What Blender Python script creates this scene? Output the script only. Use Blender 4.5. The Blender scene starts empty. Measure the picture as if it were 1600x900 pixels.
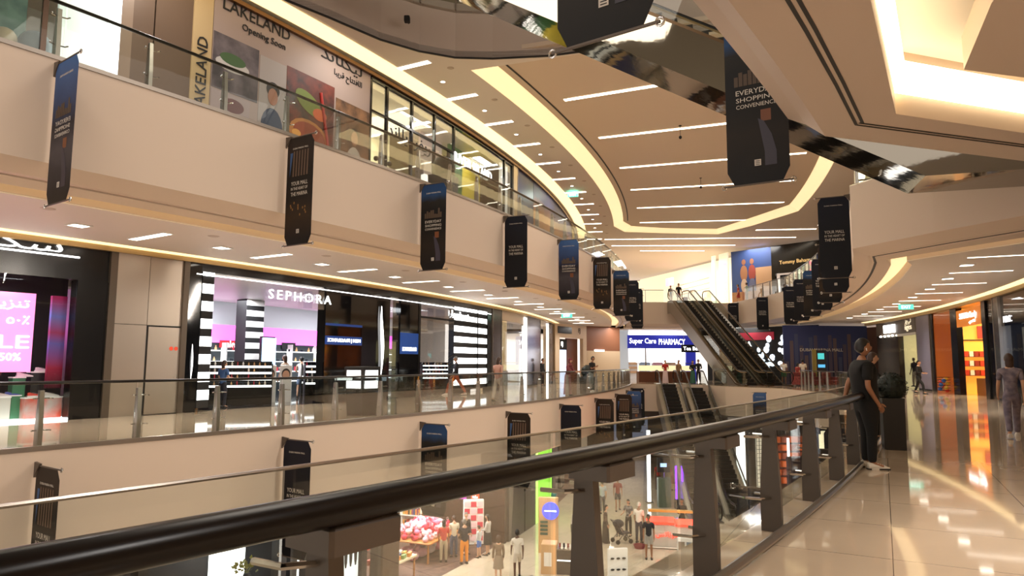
import bpy, bmesh, math, random
from mathutils import Vector, Matrix
from mathutils.geometry import tessellate_polygon
random.seed(7)
R_ = math.radians
SC = bpy.context.scene
COL = SC.collection

# ------------------------------------------------------------------ camera
cam_d = bpy.data.cameras.new('camera'); cam = bpy.data.objects.new('camera', cam_d); COL.objects.link(cam)
cam_d.sensor_width = 36.0; cam_d.lens = 1084.7 / 1600 * 36.0; cam_d.clip_start = 0.05; cam_d.clip_end = 500
cam.location = (0, 0, 1.429)
cam.rotation_mode = 'QUATERNION'
cam.rotation_quaternion = (Matrix.Rotation(math.pi / 2 + 0.1069, 3, 'X') @ Matrix.Rotation(0.0051, 3, 'Z')).to_quaternion()
SC.camera = cam
SC.view_settings.view_transform = 'Standard'
try: SC.view_settings.look = 'None'
except Exception: pass
SC.view_settings.gamma = 1.0
SC.view_settings.use_curve_mapping = False
SC.view_settings.exposure = 0.42
SC.cycles.use_denoising = True
SC.cycles.max_bounces = 8; SC.cycles.diffuse_bounces = 4; SC.cycles.glossy_bounces = 4
SC.cycles.transparent_max_bounces = 24; SC.cycles.transmission_bounces = 4
SC.cycles.sample_clamp_indirect = 6.0
SC.cycles.caustics_reflective = False; SC.cycles.caustics_refractive = False
# world: warm dim interior ambience coming in from the parts of the mall not built
W = bpy.data.worlds.new('world'); SC.world = W; W.use_nodes = True
W.node_tree.nodes['Background'].inputs[0].default_value = (1.0, 0.88, 0.79, 1)
W.node_tree.nodes['Background'].inputs[1].default_value = 1.2

# ------------------------------------------------------------------ plan geometry (a circular atrium)
CX, CY = -84.19, 66.50          # centre of the curved atrium
RL, RR = 94.2, 105.0            # void edges, left and right
SL, SR = 88.6, 110.7            # shop lines, left and right
Z2, Z3, ZG = 6.57, 11.8, -6.57
def P(R, a, z=0.0):
    return Vector((CX + R * math.cos(R_(a)), CY + R * math.sin(R_(a)), z))
def pol(x, y): return math.hypot(x - CX, y - CY), math.degrees(math.atan2(y - CY, x - CX))

def area(name, loc, size, power, color=(1, .80, .58), size_y=None, rot=(0, 0, 0), spread=180):
    d = bpy.data.lights.new(name, 'AREA'); d.energy = power; d.color = color
    d.shape = 'RECTANGLE'; d.size = size; d.size_y = size_y or size; d.spread = R_(spread)
    o = bpy.data.objects.new(name, d); COL.objects.link(o); o.location = loc; o.rotation_euler = rot
    return o
WARM = (1, .89, .77); NEUT = (1, .95, .90); COOL = (.93, .95, 1)
# unseen fill lamps added high over the void
for a, p in ((-39, 250), (-33, 270), (-25.5, 330), (-19.6, 320), (-13.4, 260)):
    area('atrium_fill', P(99.5, a, 11.95), 6, p, WARM, 3, (0, 0, R_(a)))
# walkway ceilings, upper and middle level, both sides
for a in (-42, -38, -35.2, -32.6, -29.5, -26, -22.5, -19, -15, -10.5):
    area('walkway_light', P(90.7, a, 4.33), 1.5, 66, NEUT, .16, (0, 0, R_(a)), 120)
for a in (-38, -33.5, -29.5, -25, -20.5, -16, -11):
    area('walkway_light', P(91.5, a, 11.7), 1.3, 75, NEUT, .2, (0, 0, R_(a)))
for a in (-43, -40, -37, -34.5, -24.5, -21.5, -18.5, -15, -11):
    area('walkway_light', P(108.7, a, 4.33), 1.6, 85 if a < -30 else 70, NEUT, .12, (0, 0, R_(a)), 110)
for a in (-24, -18, -12): area('walkway_light', P(108.5, a, 11.7), 1.4, 70, WARM, .5, (0, 0, R_(a)))
for a in (-30.5, -26.8, -23.5, -20, -16.5, -12):
    area('ground_fill', P(92.3, a, -2.3), 1.4, 150, WARM, .5, (0, 0, R_(a)))
for a in (-37.5, -32, -26.5): area('left_fascia_fill', P(104.3, a, 4.5), 2.2, 130, WARM, .25, (0, R_(52), R_(a)), 115)  # unseen lamps added off the right slab to brighten the lower left fascia
for a, R in ((-31, 99), (-27, 100), (-22.5, 99), (-18, 100)): area('ground_fill', P(R, a, -2.2), 3, 190, WARM, 2, (0, 0, R_(a)))  # unseen lamps added in mid-void to brighten the ground floor
for x, y in ((9, 56), (14, 63), (19, 56)): area('walkway_light', (x, y, 4.3), 2, 110, NEUT)
for x, y in ((12, 66), (16, 72), (21, 60)): area('walkway_light', (x, y, 11.6), 2.5, 200, NEUT)

# ------------------------------------------------------------------ materials
def lin(c):
    if isinstance(c, str):
        c = [int(c[i:i + 2], 16) / 255 for i in (0, 2, 4)]
        c = [x / 12.92 if x <= .04045 else ((x + .055) / 1.055) ** 2.4 for x in c]
    return tuple(c) + (1,)
MATS = {}
def mat(name, col='808080', rough=.5, metal=0., emit=0., ecol=None, noise=None, nscale=5., bump=0., spec=None, coat=0.):
    if name in MATS: return MATS[name]
    m = bpy.data.materials.new(name); m.use_nodes = True; nt = m.node_tree
    b = nt.nodes['Principled BSDF']
    b.inputs['Base Color'].default_value = lin(col); b.inputs['Roughness'].default_value = rough
    b.inputs['Metallic'].default_value = metal
    if spec is not None: b.inputs['Specular IOR Level'].default_value = spec
    if coat: b.inputs['Coat Weight'].default_value = coat; b.inputs['Coat Roughness'].default_value = .04
    if emit:
        b.inputs['Emission Color'].default_value = lin(ecol or col); b.inputs['Emission Strength'].default_value = emit
    if noise or bump:
        tc = nt.nodes.new('ShaderNodeTexCoord'); n = nt.nodes.new('ShaderNodeTexNoise')
        n.inputs['Scale'].default_value = nscale; n.inputs['Detail'].default_value = 4
        nt.links.new(tc.outputs['Object'], n.inputs['Vector'])
        if noise:
            r = nt.nodes.new('ShaderNodeValToRGB'); r.color_ramp.elements[0].position = .35; r.color_ramp.elements[1].position = .65
            r.color_ramp.elements[0].color = lin(noise); r.color_ramp.elements[1].color = lin(col)
            nt.links.new(n.outputs['Fac'], r.inputs[0]); nt.links.new(r.outputs[0], b.inputs['Base Color'])
            if emit: nt.links.new(r.outputs[0], b.inputs['Emission Color'])
        if bump:
            bp = nt.nodes.new('ShaderNodeBump'); bp.inputs['Strength'].default_value = bump; bp.inputs['Distance'].default_value = .05
            nt.links.new(n.outputs['Fac'], bp.inputs['Height']); nt.links.new(bp.outputs[0], b.inputs['Normal'])
    MATS[name] = m; return m
def glass_mat(name, tint='F2FAF6', refl=1.0, rough=.0):
    if name in MATS: return MATS[name]
    m = bpy.data.materials.new(name); m.use_nodes = True; nt = m.node_tree
    for n in list(nt.nodes):
        if n.type != 'OUTPUT_MATERIAL': nt.nodes.remove(n)
    out = nt.nodes['Material Output']
    t = nt.nodes.new('ShaderNodeBsdfTransparent'); t.inputs[0].default_value = lin(tint)
    g = nt.nodes.new('ShaderNodeBsdfGlossy'); g.inputs['Roughness'].default_value = rough
    f = nt.nodes.new('ShaderNodeFresnel'); f.inputs[0].default_value = 1.45
    mu = nt.nodes.new('ShaderNodeMath'); mu.operation = 'MULTIPLY'; mu.inputs[1].default_value = refl
    mx = nt.nodes.new('ShaderNodeMixShader')
    nt.links.new(f.outputs[0], mu.inputs[0]); nt.links.new(mu.outputs[0], mx.inputs[0])
    nt.links.new(t.outputs[0], mx.inputs[1]); nt.links.new(g.outputs[0], mx.inputs[2]); nt.links.new(mx.outputs[0], out.inputs[0])
    MATS[name] = m; return m
def floor_mat(name, col, joint, size=1.2, rough=.07):
    m = bpy.data.materials.new(name); m.use_nodes = True; nt = m.node_tree; b = nt.nodes['Principled BSDF']
    tc = nt.nodes.new('ShaderNodeTexCoord'); mp = nt.nodes.new('ShaderNodeMapping'); mp.inputs['Rotation'].default_value[2] = R_(28)
    br = nt.nodes.new('ShaderNodeTexBrick'); br.offset = 0; br.inputs['Scale'].default_value = 1
    br.inputs['Mortar Size'].default_value = .004; br.inputs['Brick Width'].default_value = size; br.inputs['Row Height'].default_value = size
    br.inputs['Color1'].default_value = lin(col); br.inputs['Color2'].default_value = lin(col); br.inputs['Mortar'].default_value = lin(joint)
    n = nt.nodes.new('ShaderNodeTexNoise'); n.inputs['Scale'].default_value = 1.3; n.inputs['Detail'].default_value = 5
    mx = nt.nodes.new('ShaderNodeMixRGB'); mx.blend_type = 'MULTIPLY'; mx.inputs[0].default_value = .25
    nt.links.new(tc.outputs['Object'], mp.inputs[0]); nt.links.new(mp.outputs[0], br.inputs['Vector'])
    nt.links.new(tc.outputs['Object'], n.inputs['Vector'])
    nt.links.new(br.outputs[0], mx.inputs[1]); nt.links.new(n.outputs[0], mx.inputs[2]); nt.links.new(mx.outputs[0], b.inputs['Base Color'])
    b.inputs['Roughness'].default_value = rough; b.inputs['IOR'].default_value = 1.6
    bp = nt.nodes.new('ShaderNodeBump'); bp.inputs['Strength'].default_value = .03; bp.inputs['Distance'].default_value = .02
    n2 = nt.nodes.new('ShaderNodeTexNoise'); n2.inputs['Scale'].default_value = .9
    nt.links.new(tc.outputs['Object'], n2.inputs['Vector']); nt.links.new(n2.outputs[0], bp.inputs['Height']); nt.links.new(bp.outputs[0], b.inputs['Normal'])
    return m
def stripe_mat(name, c1, c2, scale, axis='Z', emit=0., rough=.3, duty=.5):
    """hard stripes along one object axis"""
    m = bpy.data.materials.new(name); m.use_nodes = True; nt = m.node_tree; b = nt.nodes['Principled BSDF']
    tc = nt.nodes.new('ShaderNodeTexCoord'); sp = nt.nodes.new('ShaderNodeSeparateXYZ'); nt.links.new(tc.outputs['Object'], sp.inputs[0])
    a = nt.nodes.new('ShaderNodeMath'); a.operation = 'MULTIPLY'; a.inputs[1].default_value = scale
    f = nt.nodes.new('ShaderNodeMath'); f.operation = 'FRACT'; g = nt.nodes.new('ShaderNodeMath'); g.operation = 'GREATER_THAN'; g.inputs[1].default_value = duty
    mx = nt.nodes.new('ShaderNodeMixRGB'); mx.inputs[1].default_value = lin(c1); mx.inputs[2].default_value = lin(c2)
    nt.links.new(sp.outputs[axis], a.inputs[0]); nt.links.new(a.outputs[0], f.inputs[0]); nt.links.new(f.outputs[0], g.inputs[0])
    nt.links.new(g.outputs[0], mx.inputs[0]); nt.links.new(mx.outputs[0], b.inputs['Base Color']); b.inputs['Roughness'].default_value = rough
    if emit: nt.links.new(mx.outputs[0], b.inputs['Emission Color']); b.inputs['Emission Strength'].default_value = emit
    return m

M = {}
M['fascia'] = mat('beige_paint', 'CDBAA8', .55)
M['ceil'] = mat('ceiling_paint', 'DCD2C8', .6)
M['vceil'] = mat('atrium_ceiling_paint', 'D2BFAA', .55)
M['brown'] = mat('taupe_paint', 'BBAA9C', .55)
M['dark'] = mat('dark_groove', '1A1512', .6)
M['floor'] = floor_mat('polished_floor', 'C9B297', '6F5F50', 1.2, .05)
M['gfloor'] = floor_mat('cream_polished_floor', 'D2C4AE', '8A785E', .9, .09)
M['cove'] = mat('cove_face_glow', 'FFF0C8', .5, emit=.66, ecol='FFE3AE')  # cove faces glow themselves in place of the hidden LEDs
M['covew'] = mat('cove_face_glow_strong', 'FFF6DC', .5, emit=1.15, ecol='FFE2A6')  # brighter cove faces, their glow standing in for hidden lamps
M['strip'] = mat('strip_diffuser', 'FFFFFF', .5, emit=5, ecol='FFF2E0')
M['strip2'] = mat('long_strip_diffuser', 'FFFFFF', .5, emit=6, ecol='FFEED4')
M['down'] = mat('downlight_lens', 'FFFFFF', .5, emit=7, ecol='FFF4E2')
M['glass'] = glass_mat('balustrade_glass', 'F8FBF9', .42)
M['shopglass'] = glass_mat('shop_glass', 'F8FAFA', .4)
M['darkglass'] = mat('black_glass', '0A0A0C', .06, spec=.6)
M['steel'] = mat('brushed_steel', 'A79E94', .28, .9)
M['steeld'] = mat('dark_steel_post', '5C524A', .4, .5)
M['rail'] = mat('dark_lacquered_handrail', '0C0604', .28, spec=.25)
M['chrome'] = mat('chrome', 'D9D9D9', .12, 1.)
M['gold'] = mat('gold_trim', 'B99C6E', .35, .7)
M['black'] = mat('black_panel', '0B0A0B', .2)
M['blackm'] = mat('matt_black', '111012', .7)
M['white'] = mat('white_paint', 'E8E6E2', .4)
M['wlight'] = mat('white_lit_panel', 'FFFFFF', .5, emit=2.2, ecol='FFFFFF')
M['wlight2'] = mat('white_lit_letters', 'FFFFFF', .5, emit=3.0, ecol='FFFFFF')
M['mirror'] = mat('polished_steel_cladding', '8A857A', .05, 1., nscale=.8, bump=.16)
M['step'] = mat('escalator_step', '2A2622', .45, .6)
M['tread'] = mat('escalator_tread', '14110F', .5, .4)
M['print'] = mat('print_white', 'C9C2B8', .6)
M['printd'] = mat('print_tower_brown', '3A2A20', .6)
M['pink'] = mat('pink_lit_band', 'F070D8', .5, emit=1.5, ecol='F25FDC')

# ------------------------------------------------------------------ mesh collector
class MB:
    def __init__(s): s.v = []; s.f = []
    def add(s, v, f):
        b = len(s.v); s.v += [tuple(x) for x in v]; s.f += [tuple(i + b for i in q) for q in f]; return s
    def box(s, x0, x1, y0, y1, z0, z1, mx=None):
        v = [Vector((x, y, z)) for z in (z0, z1) for y in (y0, y1) for x in (x0, x1)]
        if mx: v = [mx @ q for q in v]
        return s.add(v, [(0, 2, 3, 1), (4, 5, 7, 6), (0, 1, 5, 4), (2, 6, 7, 3), (0, 4, 6, 2), (1, 3, 7, 5)])
    def bbox(s, x0, x1, y0, y1, z0, z1, b=.02, mx=None):
        """box with chamfered vertical edges and top"""
        p = [(x0 + b, y0), (x1 - b, y0), (x1, y0 + b), (x1, y1 - b), (x1 - b, y1), (x0 + b, y1), (x0, y1 - b), (x0, y0 + b)]
        cx, cy = (x0 + x1) / 2, (y0 + y1) / 2
        rings = [(z0, 0), (z1 - b, 0), (z1, b)]
        v = []
        for z, i in rings:
            for x, y in p:
                v.append(Vector((x + (i if x < cx else -i), y + (i if y < cy else -i), z)))
        if mx: v = [mx @ q for q in v]
        f = [tuple(range(7, -1, -1)), tuple(range(16, 24))]
        for r in range(2):
            for i in range(8): j = (i + 1) % 8; f.append((r * 8 + i, r * 8 + j, r * 8 + 8 + j, r * 8 + 8 + i))
        return s.add(v, f)
    def prism(s, poly, z0, z1, holes=()):
        loops = [list(poly)] + [list(h) for h in holes]
        flat = [p for l in loops for p in l]; n = len(flat)
        tris = tessellate_polygon([[Vector((p[0], p[1], 0)) for p in l] for l in loops])
        v = [(p[0], p[1], z0) for p in flat] + [(p[0], p[1], z1) for p in flat]
        f = []
        for t in tris:
            A, B, C = (Vector(flat[i][:2]) for i in t)
            if (B - A).cross(C - A) < 0: t = t[::-1]
            f.append(tuple(t[::-1])); f.append(tuple(i + n for i in t))
        b = 0
        for l in loops:
            k = len(l)
            for i in range(k): j = (i + 1) % k; f.append((b + i, b + j, b + j + n, b + i + n))
            b += k
        return s.add(v, f)
    def rev(s, prof, a0, a1, step=.5, caps=True):
        n = max(1, int(abs(a1 - a0) / step)); k = len(prof); v = []; f = []
        for i in range(n + 1):
            a = a0 + (a1 - a0) * i / n
            v += [P(r, a, z) for r, z in prof]
        for i in range(n):
            for j in range(k):
                q = (j + 1) % k; f.append((i * k + j, (i + 1) * k + j, (i + 1) * k + q, i * k + q))
        if caps: f.append(tuple(range(k))); f.append(tuple(n * k + j for j in range(k - 1, -1, -1)))
        return s.add(v, f)
    def arc(s, r0, r1, a0, a1, z0, z1, step=.5): return s.rev([(r0, z0), (r1, z0), (r1, z1), (r0, z1)], a0, a1, step)
    def tube(s, pts, r, n=8, caps=True, sy=1.):
        pts = [Vector(p) for p in pts]; rs = r if isinstance(r, (list, tuple)) else [r] * len(pts)
        v = []; f = []; pu = None
        for i, p in enumerate(pts):
            t = (pts[min(i + 1, len(pts) - 1)] - pts[max(i - 1, 0)]).normalized()
            up = Vector((0, 0, 1)) if abs(t.z) < .95 else Vector((1, 0, 0))
            if pu is not None and abs(t.dot(pu)) < .95: up = pu
            x = t.cross(up).normalized(); y = x.cross(t).normalized(); pu = y
            for k in range(n):
                c = 2 * math.pi * k / n; v.append(p + x * math.cos(c) * rs[i] + y * math.sin(c) * rs[i] * sy)
        for i in range(len(pts) - 1):
            for k in range(n): q = (k + 1) % n; f.append((i * n + k, i * n + q, (i + 1) * n + q, (i + 1) * n + k))
        if caps: f.append(tuple(range(n - 1, -1, -1))); f.append(tuple((len(pts) - 1) * n + k for k in range(n)))
        return s.add(v, f)
    def lathe(s, prof, c=(0, 0, 0), n=16, sx=1., sy=1.):
        v = []; f = []; c = Vector(c); k = len(prof)
        for r, z in prof:
            for i in range(n): t = 2 * math.pi * i / n; v.append(c + Vector((r * math.cos(t) * sx, r * math.sin(t) * sy, z)))
        for j in range(k - 1):
            for i in range(n): q = (i + 1) % n; f.append((j * n + i, j * n + q, (j + 1) * n + q, (j + 1) * n + i))
        f.append(tuple(range(n - 1, -1, -1))); f.append(tuple((k - 1) * n + i for i in range(n)))
        return s.add(v, f)
    def ell(s, c, rx, ry, rz, n=12, m=8, mx=None):
        v = []; f = []
        for j in range(m + 1):
            t = math.pi * j / m
            for i in range(n):
                p = 2 * math.pi * i / n
                q = Vector((rx * math.sin(t) * math.cos(p), ry * math.sin(t) * math.sin(p), -rz * math.cos(t)))
                v.append((mx @ q if mx else q) + Vector(c))
        for j in range(m):
            for i in range(n): q = (i + 1) % n; f.append((j * n + i, j * n + q, (j + 1) * n + q, (j + 1) * n + i))
        return s.add(v, f)
    # shapes laid on a mapped wall face g(u, v, w)
    def mrect(s, g, u0, u1, v0, v1, w0=0., w1=.03, du=.6):
        n = max(1, int(abs(u1 - u0) / du)); v = []; f = []
        for i in range(n + 1):
            u = u0 + (u1 - u0) * i / n; v += [g(u, v0, w0), g(u, v1, w0), g(u, v1, w1), g(u, v0, w1)]
        for i in range(n):
            for j in range(4): q = (j + 1) % 4; f.append((i * 4 + j, (i + 1) * 4 + j, (i + 1) * 4 + q, i * 4 + q))
        f.append((0, 1, 2, 3)); f.append(tuple(n * 4 + j for j in (3, 2, 1, 0)))
        return s.add(v, f)
    def mpoly(s, g, pts, w0=0., w1=.01):
        n = len(pts); t = tessellate_polygon([[Vector((p[0], p[1], 0)) for p in pts]])
        v = [g(p[0], p[1], w0) for p in pts] + [g(p[0], p[1], w1) for p in pts]
        f = [tuple(q) for q in t] + [tuple(i + n for i in q) for q in t]
        f += [(i, (i + 1) % n, (i + 1) % n + n, i + n) for i in range(n)]
        return s.add(v, f)
    def mell(s, g, u, v, ru, rv, w0=0., w1=.01, n=16, rot=0.):
        c, d = math.cos(R_(rot)), math.sin(R_(rot))
        pts = []
        for i in range(n):
            x, y = ru * math.cos(6.2832 * i / n), rv * math.sin(6.2832 * i / n); pts.append((u + x * c - y * d, v + x * d + y * c))
        return s.mpoly(g, pts, w0, w1)
    def mesh(s, name, m, smooth=False):
        me = bpy.data.meshes.new(name); me.from_pydata(s.v, [], s.f)
        bm = bmesh.new(); bm.from_mesh(me); bmesh.ops.recalc_face_normals(bm, faces=bm.faces); bm.to_mesh(me); bm.free()
        me.update()
        if m: me.materials.append(m)
        if smooth:
            for p in me.polygons: p.use_smooth = True
            try: me.set_sharp_from_angle(angle=R_(40))
            except Exception: pass
        return me
    def build(s, name, m, parent=None, smooth=False):
        o = bpy.data.objects.new(name, s.mesh(name, m, smooth)); COL.objects.link(o)
        if parent is not None: attach(o, parent)
        return o
def wm(o):
    return (wm(o.parent) @ o.matrix_basis) if o.parent is not None else o.matrix_basis.copy()
def attach(o, parent):
    """geometry is written in world coordinates: keep it there"""
    o.parent = parent; o.matrix_basis = wm(parent).inverted()
def tag(o, label, cat, group=None, kind=None):
    o['label'] = label; o['category'] = cat
    if group: o['group'] = group
    if kind: o['kind'] = kind
    return o
def thing(name, label, cat, loc=(0, 0, 0), rz=0., group=None):
    o = bpy.data.objects.new(name, None); COL.objects.link(o); o.empty_display_size = .1
    o.location = loc; o.rotation_euler = (0, 0, rz)
    return tag(o, label, cat, group)
def struct(name, mb, m, label=None, smooth=False):
    o = mb.build(name, m, None, smooth); o['kind'] = 'structure'
    if label: o['label'] = label; o['category'] = name.split('_')[0]
    return o
def local(o, parent):
    """geometry is written in the parent's own frame"""
    o.parent = parent; return o
def lpart(mb, name, m, parent, smooth=False): return local(mb.build(name, m, None, smooth), parent)
def dup(root, loc, rz, label, group=None):
    def cp(o, par):
        c = o.copy(); COL.objects.link(c)
        if par is not None: c.parent = par
        for ch in o.children: cp(ch, c)
        return c
    r = cp(root, None); r.location = loc; r.rotation_euler = (0, 0, rz); r['label'] = label
    if group: r['group'] = group
    return r
def leftface(R, a0, z0=0.):      # seen from the void, u runs to the viewer's right
    return lambda u, v, w: P(R + w, a0 + math.degrees(u / R), z0 + v)
def rightface(R, a0, z0=0.):
    return lambda u, v, w: P(R - w, a0 - math.degrees(u / R), z0 + v)
def flatface(o, ang, z0=0.):
    c, d = math.cos(R_(ang)), math.sin(R_(ang))
    return lambda u, v, w: Vector((o[0] + u * c + w * d, o[1] + u * d - w * c, z0 + v))

# ------------------------------------------------------------------ lettering
AR = {'ا': ('ا', 'ﺎ'), 'أ': ('ﺃ', 'ﺄ'), 'د': ('ﺩ', 'ﺪ'), 'ر': ('ﺭ', 'ﺮ'), 'ز': ('ﺯ', 'ﺰ'), 'و': ('ﻭ', 'ﻮ')}
DU = {'ب': 'ﺏﺐﺑﺒ', 'ت': 'ﺕﺖﺗﺘ', 'س': 'ﺱﺲﺳﺴ', 'ش': 'ﺵﺶﺷﺸ', 'ف': 'ﻑﻒﻓﻔ', 'ق': 'ﻕﻖﻗﻘ', 'ك': 'ﻙﻚﻛﻜ', 'ل': 'ﻝﻞﻟﻠ', 'ن': 'ﻥﻦﻧﻨ', 'ي': 'ﻱﻲﻳﻴ', 'ح': 'ﺡﺢﺣﺤ', 'ه': 'ﻩﻪﻫﻬ'}
def arabic(t):
    out = []; join = False
    for i, ch in enumerate(t):
        nx = t[i + 1] if i + 1 < len(t) else ' '
        nj = nx in AR or nx in DU
        if ch in AR: out.append(AR[ch][1 if join else 0]); join = False
        elif ch in DU:
            k = (3 if nj else 1) if join else (2 if nj else 0); out.append(DU[ch][k]); join = nj
        else: out.append(ch); join = False
    return ''.join(reversed(out))
TXT = {}
def text_geo(s, size=1., spacing=1.):
    key = (s, spacing)
    if key not in TXT:
        c = bpy.data.curves.new('t', 'FONT'); c.body = s; c.resolution_u = 2; c.space_character = spacing
        o = bpy.data.objects.new('t', c); COL.objects.link(o)
        m = bpy.data.meshes.new_from_object(o.evaluated_get(bpy.context.evaluated_depsgraph_get()))
        v = [tuple(q.co) for q in m.vertices]; f = [tuple(p.vertices) for p in m.polygons]
        bpy.data.objects.remove(o); bpy.data.curves.remove(c); bpy.data.meshes.remove(m)
        if v:
            x0 = min(q[0] for q in v); x1 = max(q[0] for q in v); y0 = min(q[1] for q in v); y1 = max(q[1] for q in v)
        else: x0 = x1 = y0 = y1 = 0
        TXT[key] = ([(q[0] - (x0 + x1) / 2, q[1] - (y0 + y1) / 2) for q in v], f, x1 - x0, y1 - y0)
    return TXT[key]
def letters(mb, g, s, u, v, w=None, h=None, w0=.005, depth=.02, rot=0, mirror=False, spacing=1.):
    """centre the writing at (u, v) of face g, scaled to width w and/or height h"""
    vs, fs, W0, H0 = text_geo(s, 1., spacing)
    if not vs: return mb
    sx = w / W0 if w else h / H0; sy = h / H0 if h else sx
    if mirror: sx = -sx
    c, d = math.cos(R_(rot)), math.sin(R_(rot))
    q = [(u + (x * sx) * c - (y * sy) * d, v + (x * sx) * d + (y * sy) * c) for x, y in vs]
    n = len(q)
    V = [g(x, y, w0) for x, y in q] + [g(x, y, w0 + depth) for x, y in q]
    F = [tuple(f) for f in fs] + [tuple(i + n for i in f) for f in fs]
    cnt = {}
    for f in fs:
        for i in range(len(f)):
            e = (f[i], f[(i + 1) % len(f)]); k = tuple(sorted(e)); cnt[k] = cnt.get(k, 0) + 1
    F += [(a, b, b + n, a + n) for (a, b), k in cnt.items() if k == 1]
    return mb.add(V, F)
ORD = ['nearest', 'second nearest', 'third nearest', 'fourth nearest', 'fifth nearest', 'sixth nearest', 'seventh nearest', 'eighth nearest', 'ninth nearest', 'tenth nearest', 'eleventh nearest', 'twelfth nearest', 'thirteenth nearest', 'fourteenth nearest', 'fifteenth nearest', 'sixteenth nearest', 'seventeenth nearest', 'eighteenth nearest']

# ================================================================== SHELL
def side(sg, r):                 # mirror a left-hand profile radius to the right-hand edge
    return r if sg < 0 else RR + (RL - r)
def slab_profile(sg, z, rin):
    p = [(rin, z - .02), (RL, z - .02), (RL, z - 1.85), (93.8, z - 2.03), (93.62, z - 2.03), (93.62, z - 1.98), (93.57, z - 1.98), (93.57, z - 2.05), (93.35, z - 2.15),
         (93.35, z - 1.9), (92.8, z - 1.9), (92.8, z - 2.17), (rin, z - 2.17)]
    return [(side(sg, r), zz) for r, zz in p]
def led(sg, z, a0, a1):
    return MB().arc(side(sg, 92.82), side(sg, 93.33), a0, a1, z - 1.93, z - 1.905)
AE1, AE2 = -10.9, -4.8           # far ends of the void, middle and upper level
def pts(R, a0, a1, n=24): return [(P(R, a0 + (a1 - a0) * i / n)[0], P(R, a0 + (a1 - a0) * i / n)[1]) for i in range(n + 1)]

# left-hand slabs (middle and upper level)
struct('wall_left', MB().rev(slab_profile(-1, 0, 86.0), -46, AE1 + .0), M['fascia'], 'beige slab edge under the middle walkway on the left')
struct('wall_left_upper', MB().rev(slab_profile(-1, Z2, 86.0), -46, -4.2), M['fascia'], 'beige slab edge under the upper walkway on the left')
for z, a1, nm in ((0, AE1, 'middle'), (Z2, -4.2, 'upper')):
    o = led(-1, z, -46, a1).build('cove_glow', M['cove']); tag(o, f'warm glowing cove face along the {"middle" if z else "ground"} level ceiling edge on the left', 'cove light')
struct('floor_left', MB().rev([(80, 0), (RL, 0), (RL, -.03), (80, -.03)], -46, AE1), M['floor'], 'polished floor of the left walkway on the middle level')
struct('floor_left_upper', MB().rev([(80, Z2), (RL, Z2), (RL, Z2 - .03), (80, Z2 - .03)], -46, -4.2), M['floor'], 'floor of the left walkway on the upper level')
struct('ceiling_left', MB().arc(80, 92.8, -46, 3, 4.37, 4.395), M['ceil'], 'pale ceiling above the left walkway of the middle level')
struct('ceiling_left_ground', MB().arc(80, 92.8, -46, 3, ZG + 4.37, ZG + 4.395), M['ceil'], 'pale ceiling above the left side of the ground level')
struct('trim_1', MB().arc(RL - .02, RL + .025, -46, AE1, -.04, .035), M['steel'], 'thin steel trim along the left middle slab edge')
struct('trim_2', MB().arc(RL - .02, RL + .025, -46, -4.2, Z2 - .04, Z2 + .035), M['steel'], 'thin steel trim along the left upper slab edge')

# right-hand slabs: middle level floor is ours
far_l1 = [(P(94.2, AE1)[0], P(94.2, AE1)[1]), (12.9, 47.4), (13.6, 44.6), (P(103.2, -14.2)[0], P(103.2, -14.2)[1]), (P(105.0, -17.6)[0], P(105.0, -17.6)[1])]
struct('floor', MB().rev([(RR, 0), (118, 0), (118, -.03), (RR, -.03)], -46, -17.6), M['floor'], 'polished beige floor of the walkway the camera stands on')
fl = far_l1 + [(P(118, -17.6)[0], P(118, -17.6)[1]), (34, 60), (26, 76), (4, 76), (-4, 66), (P(88, AE1)[0], P(88, AE1)[1])]
struct('floor_far', MB().prism(fl, -.03, 0), M['floor'], 'polished floor of the middle level beyond the void')
struct('wall_far_edge', MB().prism(fl, -1.85, -.03), M['fascia'], 'beige slab edge closing the far end of the void on the middle level')
struct('wall_right', MB().rev(slab_profile(1, 0, 86.0 - 12), -46, -17.6), M['fascia'], 'beige slab edge under the right walkway of the middle level')
# upper level right: near slab with a recessed light coffer, then a slab beyond the escalator opening
def pp(R, a): q = P(R, a); return (q[0], q[1])
near = pts(RR + .45, -46, -33.15, 20) + [(8.1, 10.1), (12.6, 11.7), (16.5, 9.0)] + pts(116, -36.5, -46, 12)
hole = [(1.9, 3.9), (2.93, 5.41), (4.57, 8.01), (6.58, 8.67), (8.0, 9.1), (9.6, 9.0), (9.6, 3.9)]
hole = hole[::-1]
struct('ceiling', MB().prism(near, 4.40, 5.2, [hole]), M['brown'], 'taupe soffit above the camera walkway with a recessed coffer')
near2 = pts(RR, -46, -33.15, 20) + [(4.2, 8.9), (12.6, 11.7), (16.5, 9.0)] + pts(116, -36.5, -46, 12)
struct('ceiling_coffer', MB().prism(near2, 5.2, 6.5), M['ceil'], 'pale top of the ceiling coffer above the camera walkway')
sl = MB().rev([(RR, 6.5), (RR, 4.72), (RR + .22, 4.60), (RR + .45, 4.40), (RR + .5, 5.2)], -46, -33.15)
struct('wall_right_upper', sl, M['brown'], 'taupe slab edge of the upper level above the camera walkway')
isl = [(3.3, 2.5), (4.24, 5.85), (4.9, 7.25), (6.9, 7.75), (8.6, 7.6), (8.6, 2.5)]
struct('ceiling_island', MB().prism(isl, 4.62, 5.0), M['brown'], 'taupe island panel hanging inside the bright ceiling coffer')
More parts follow.
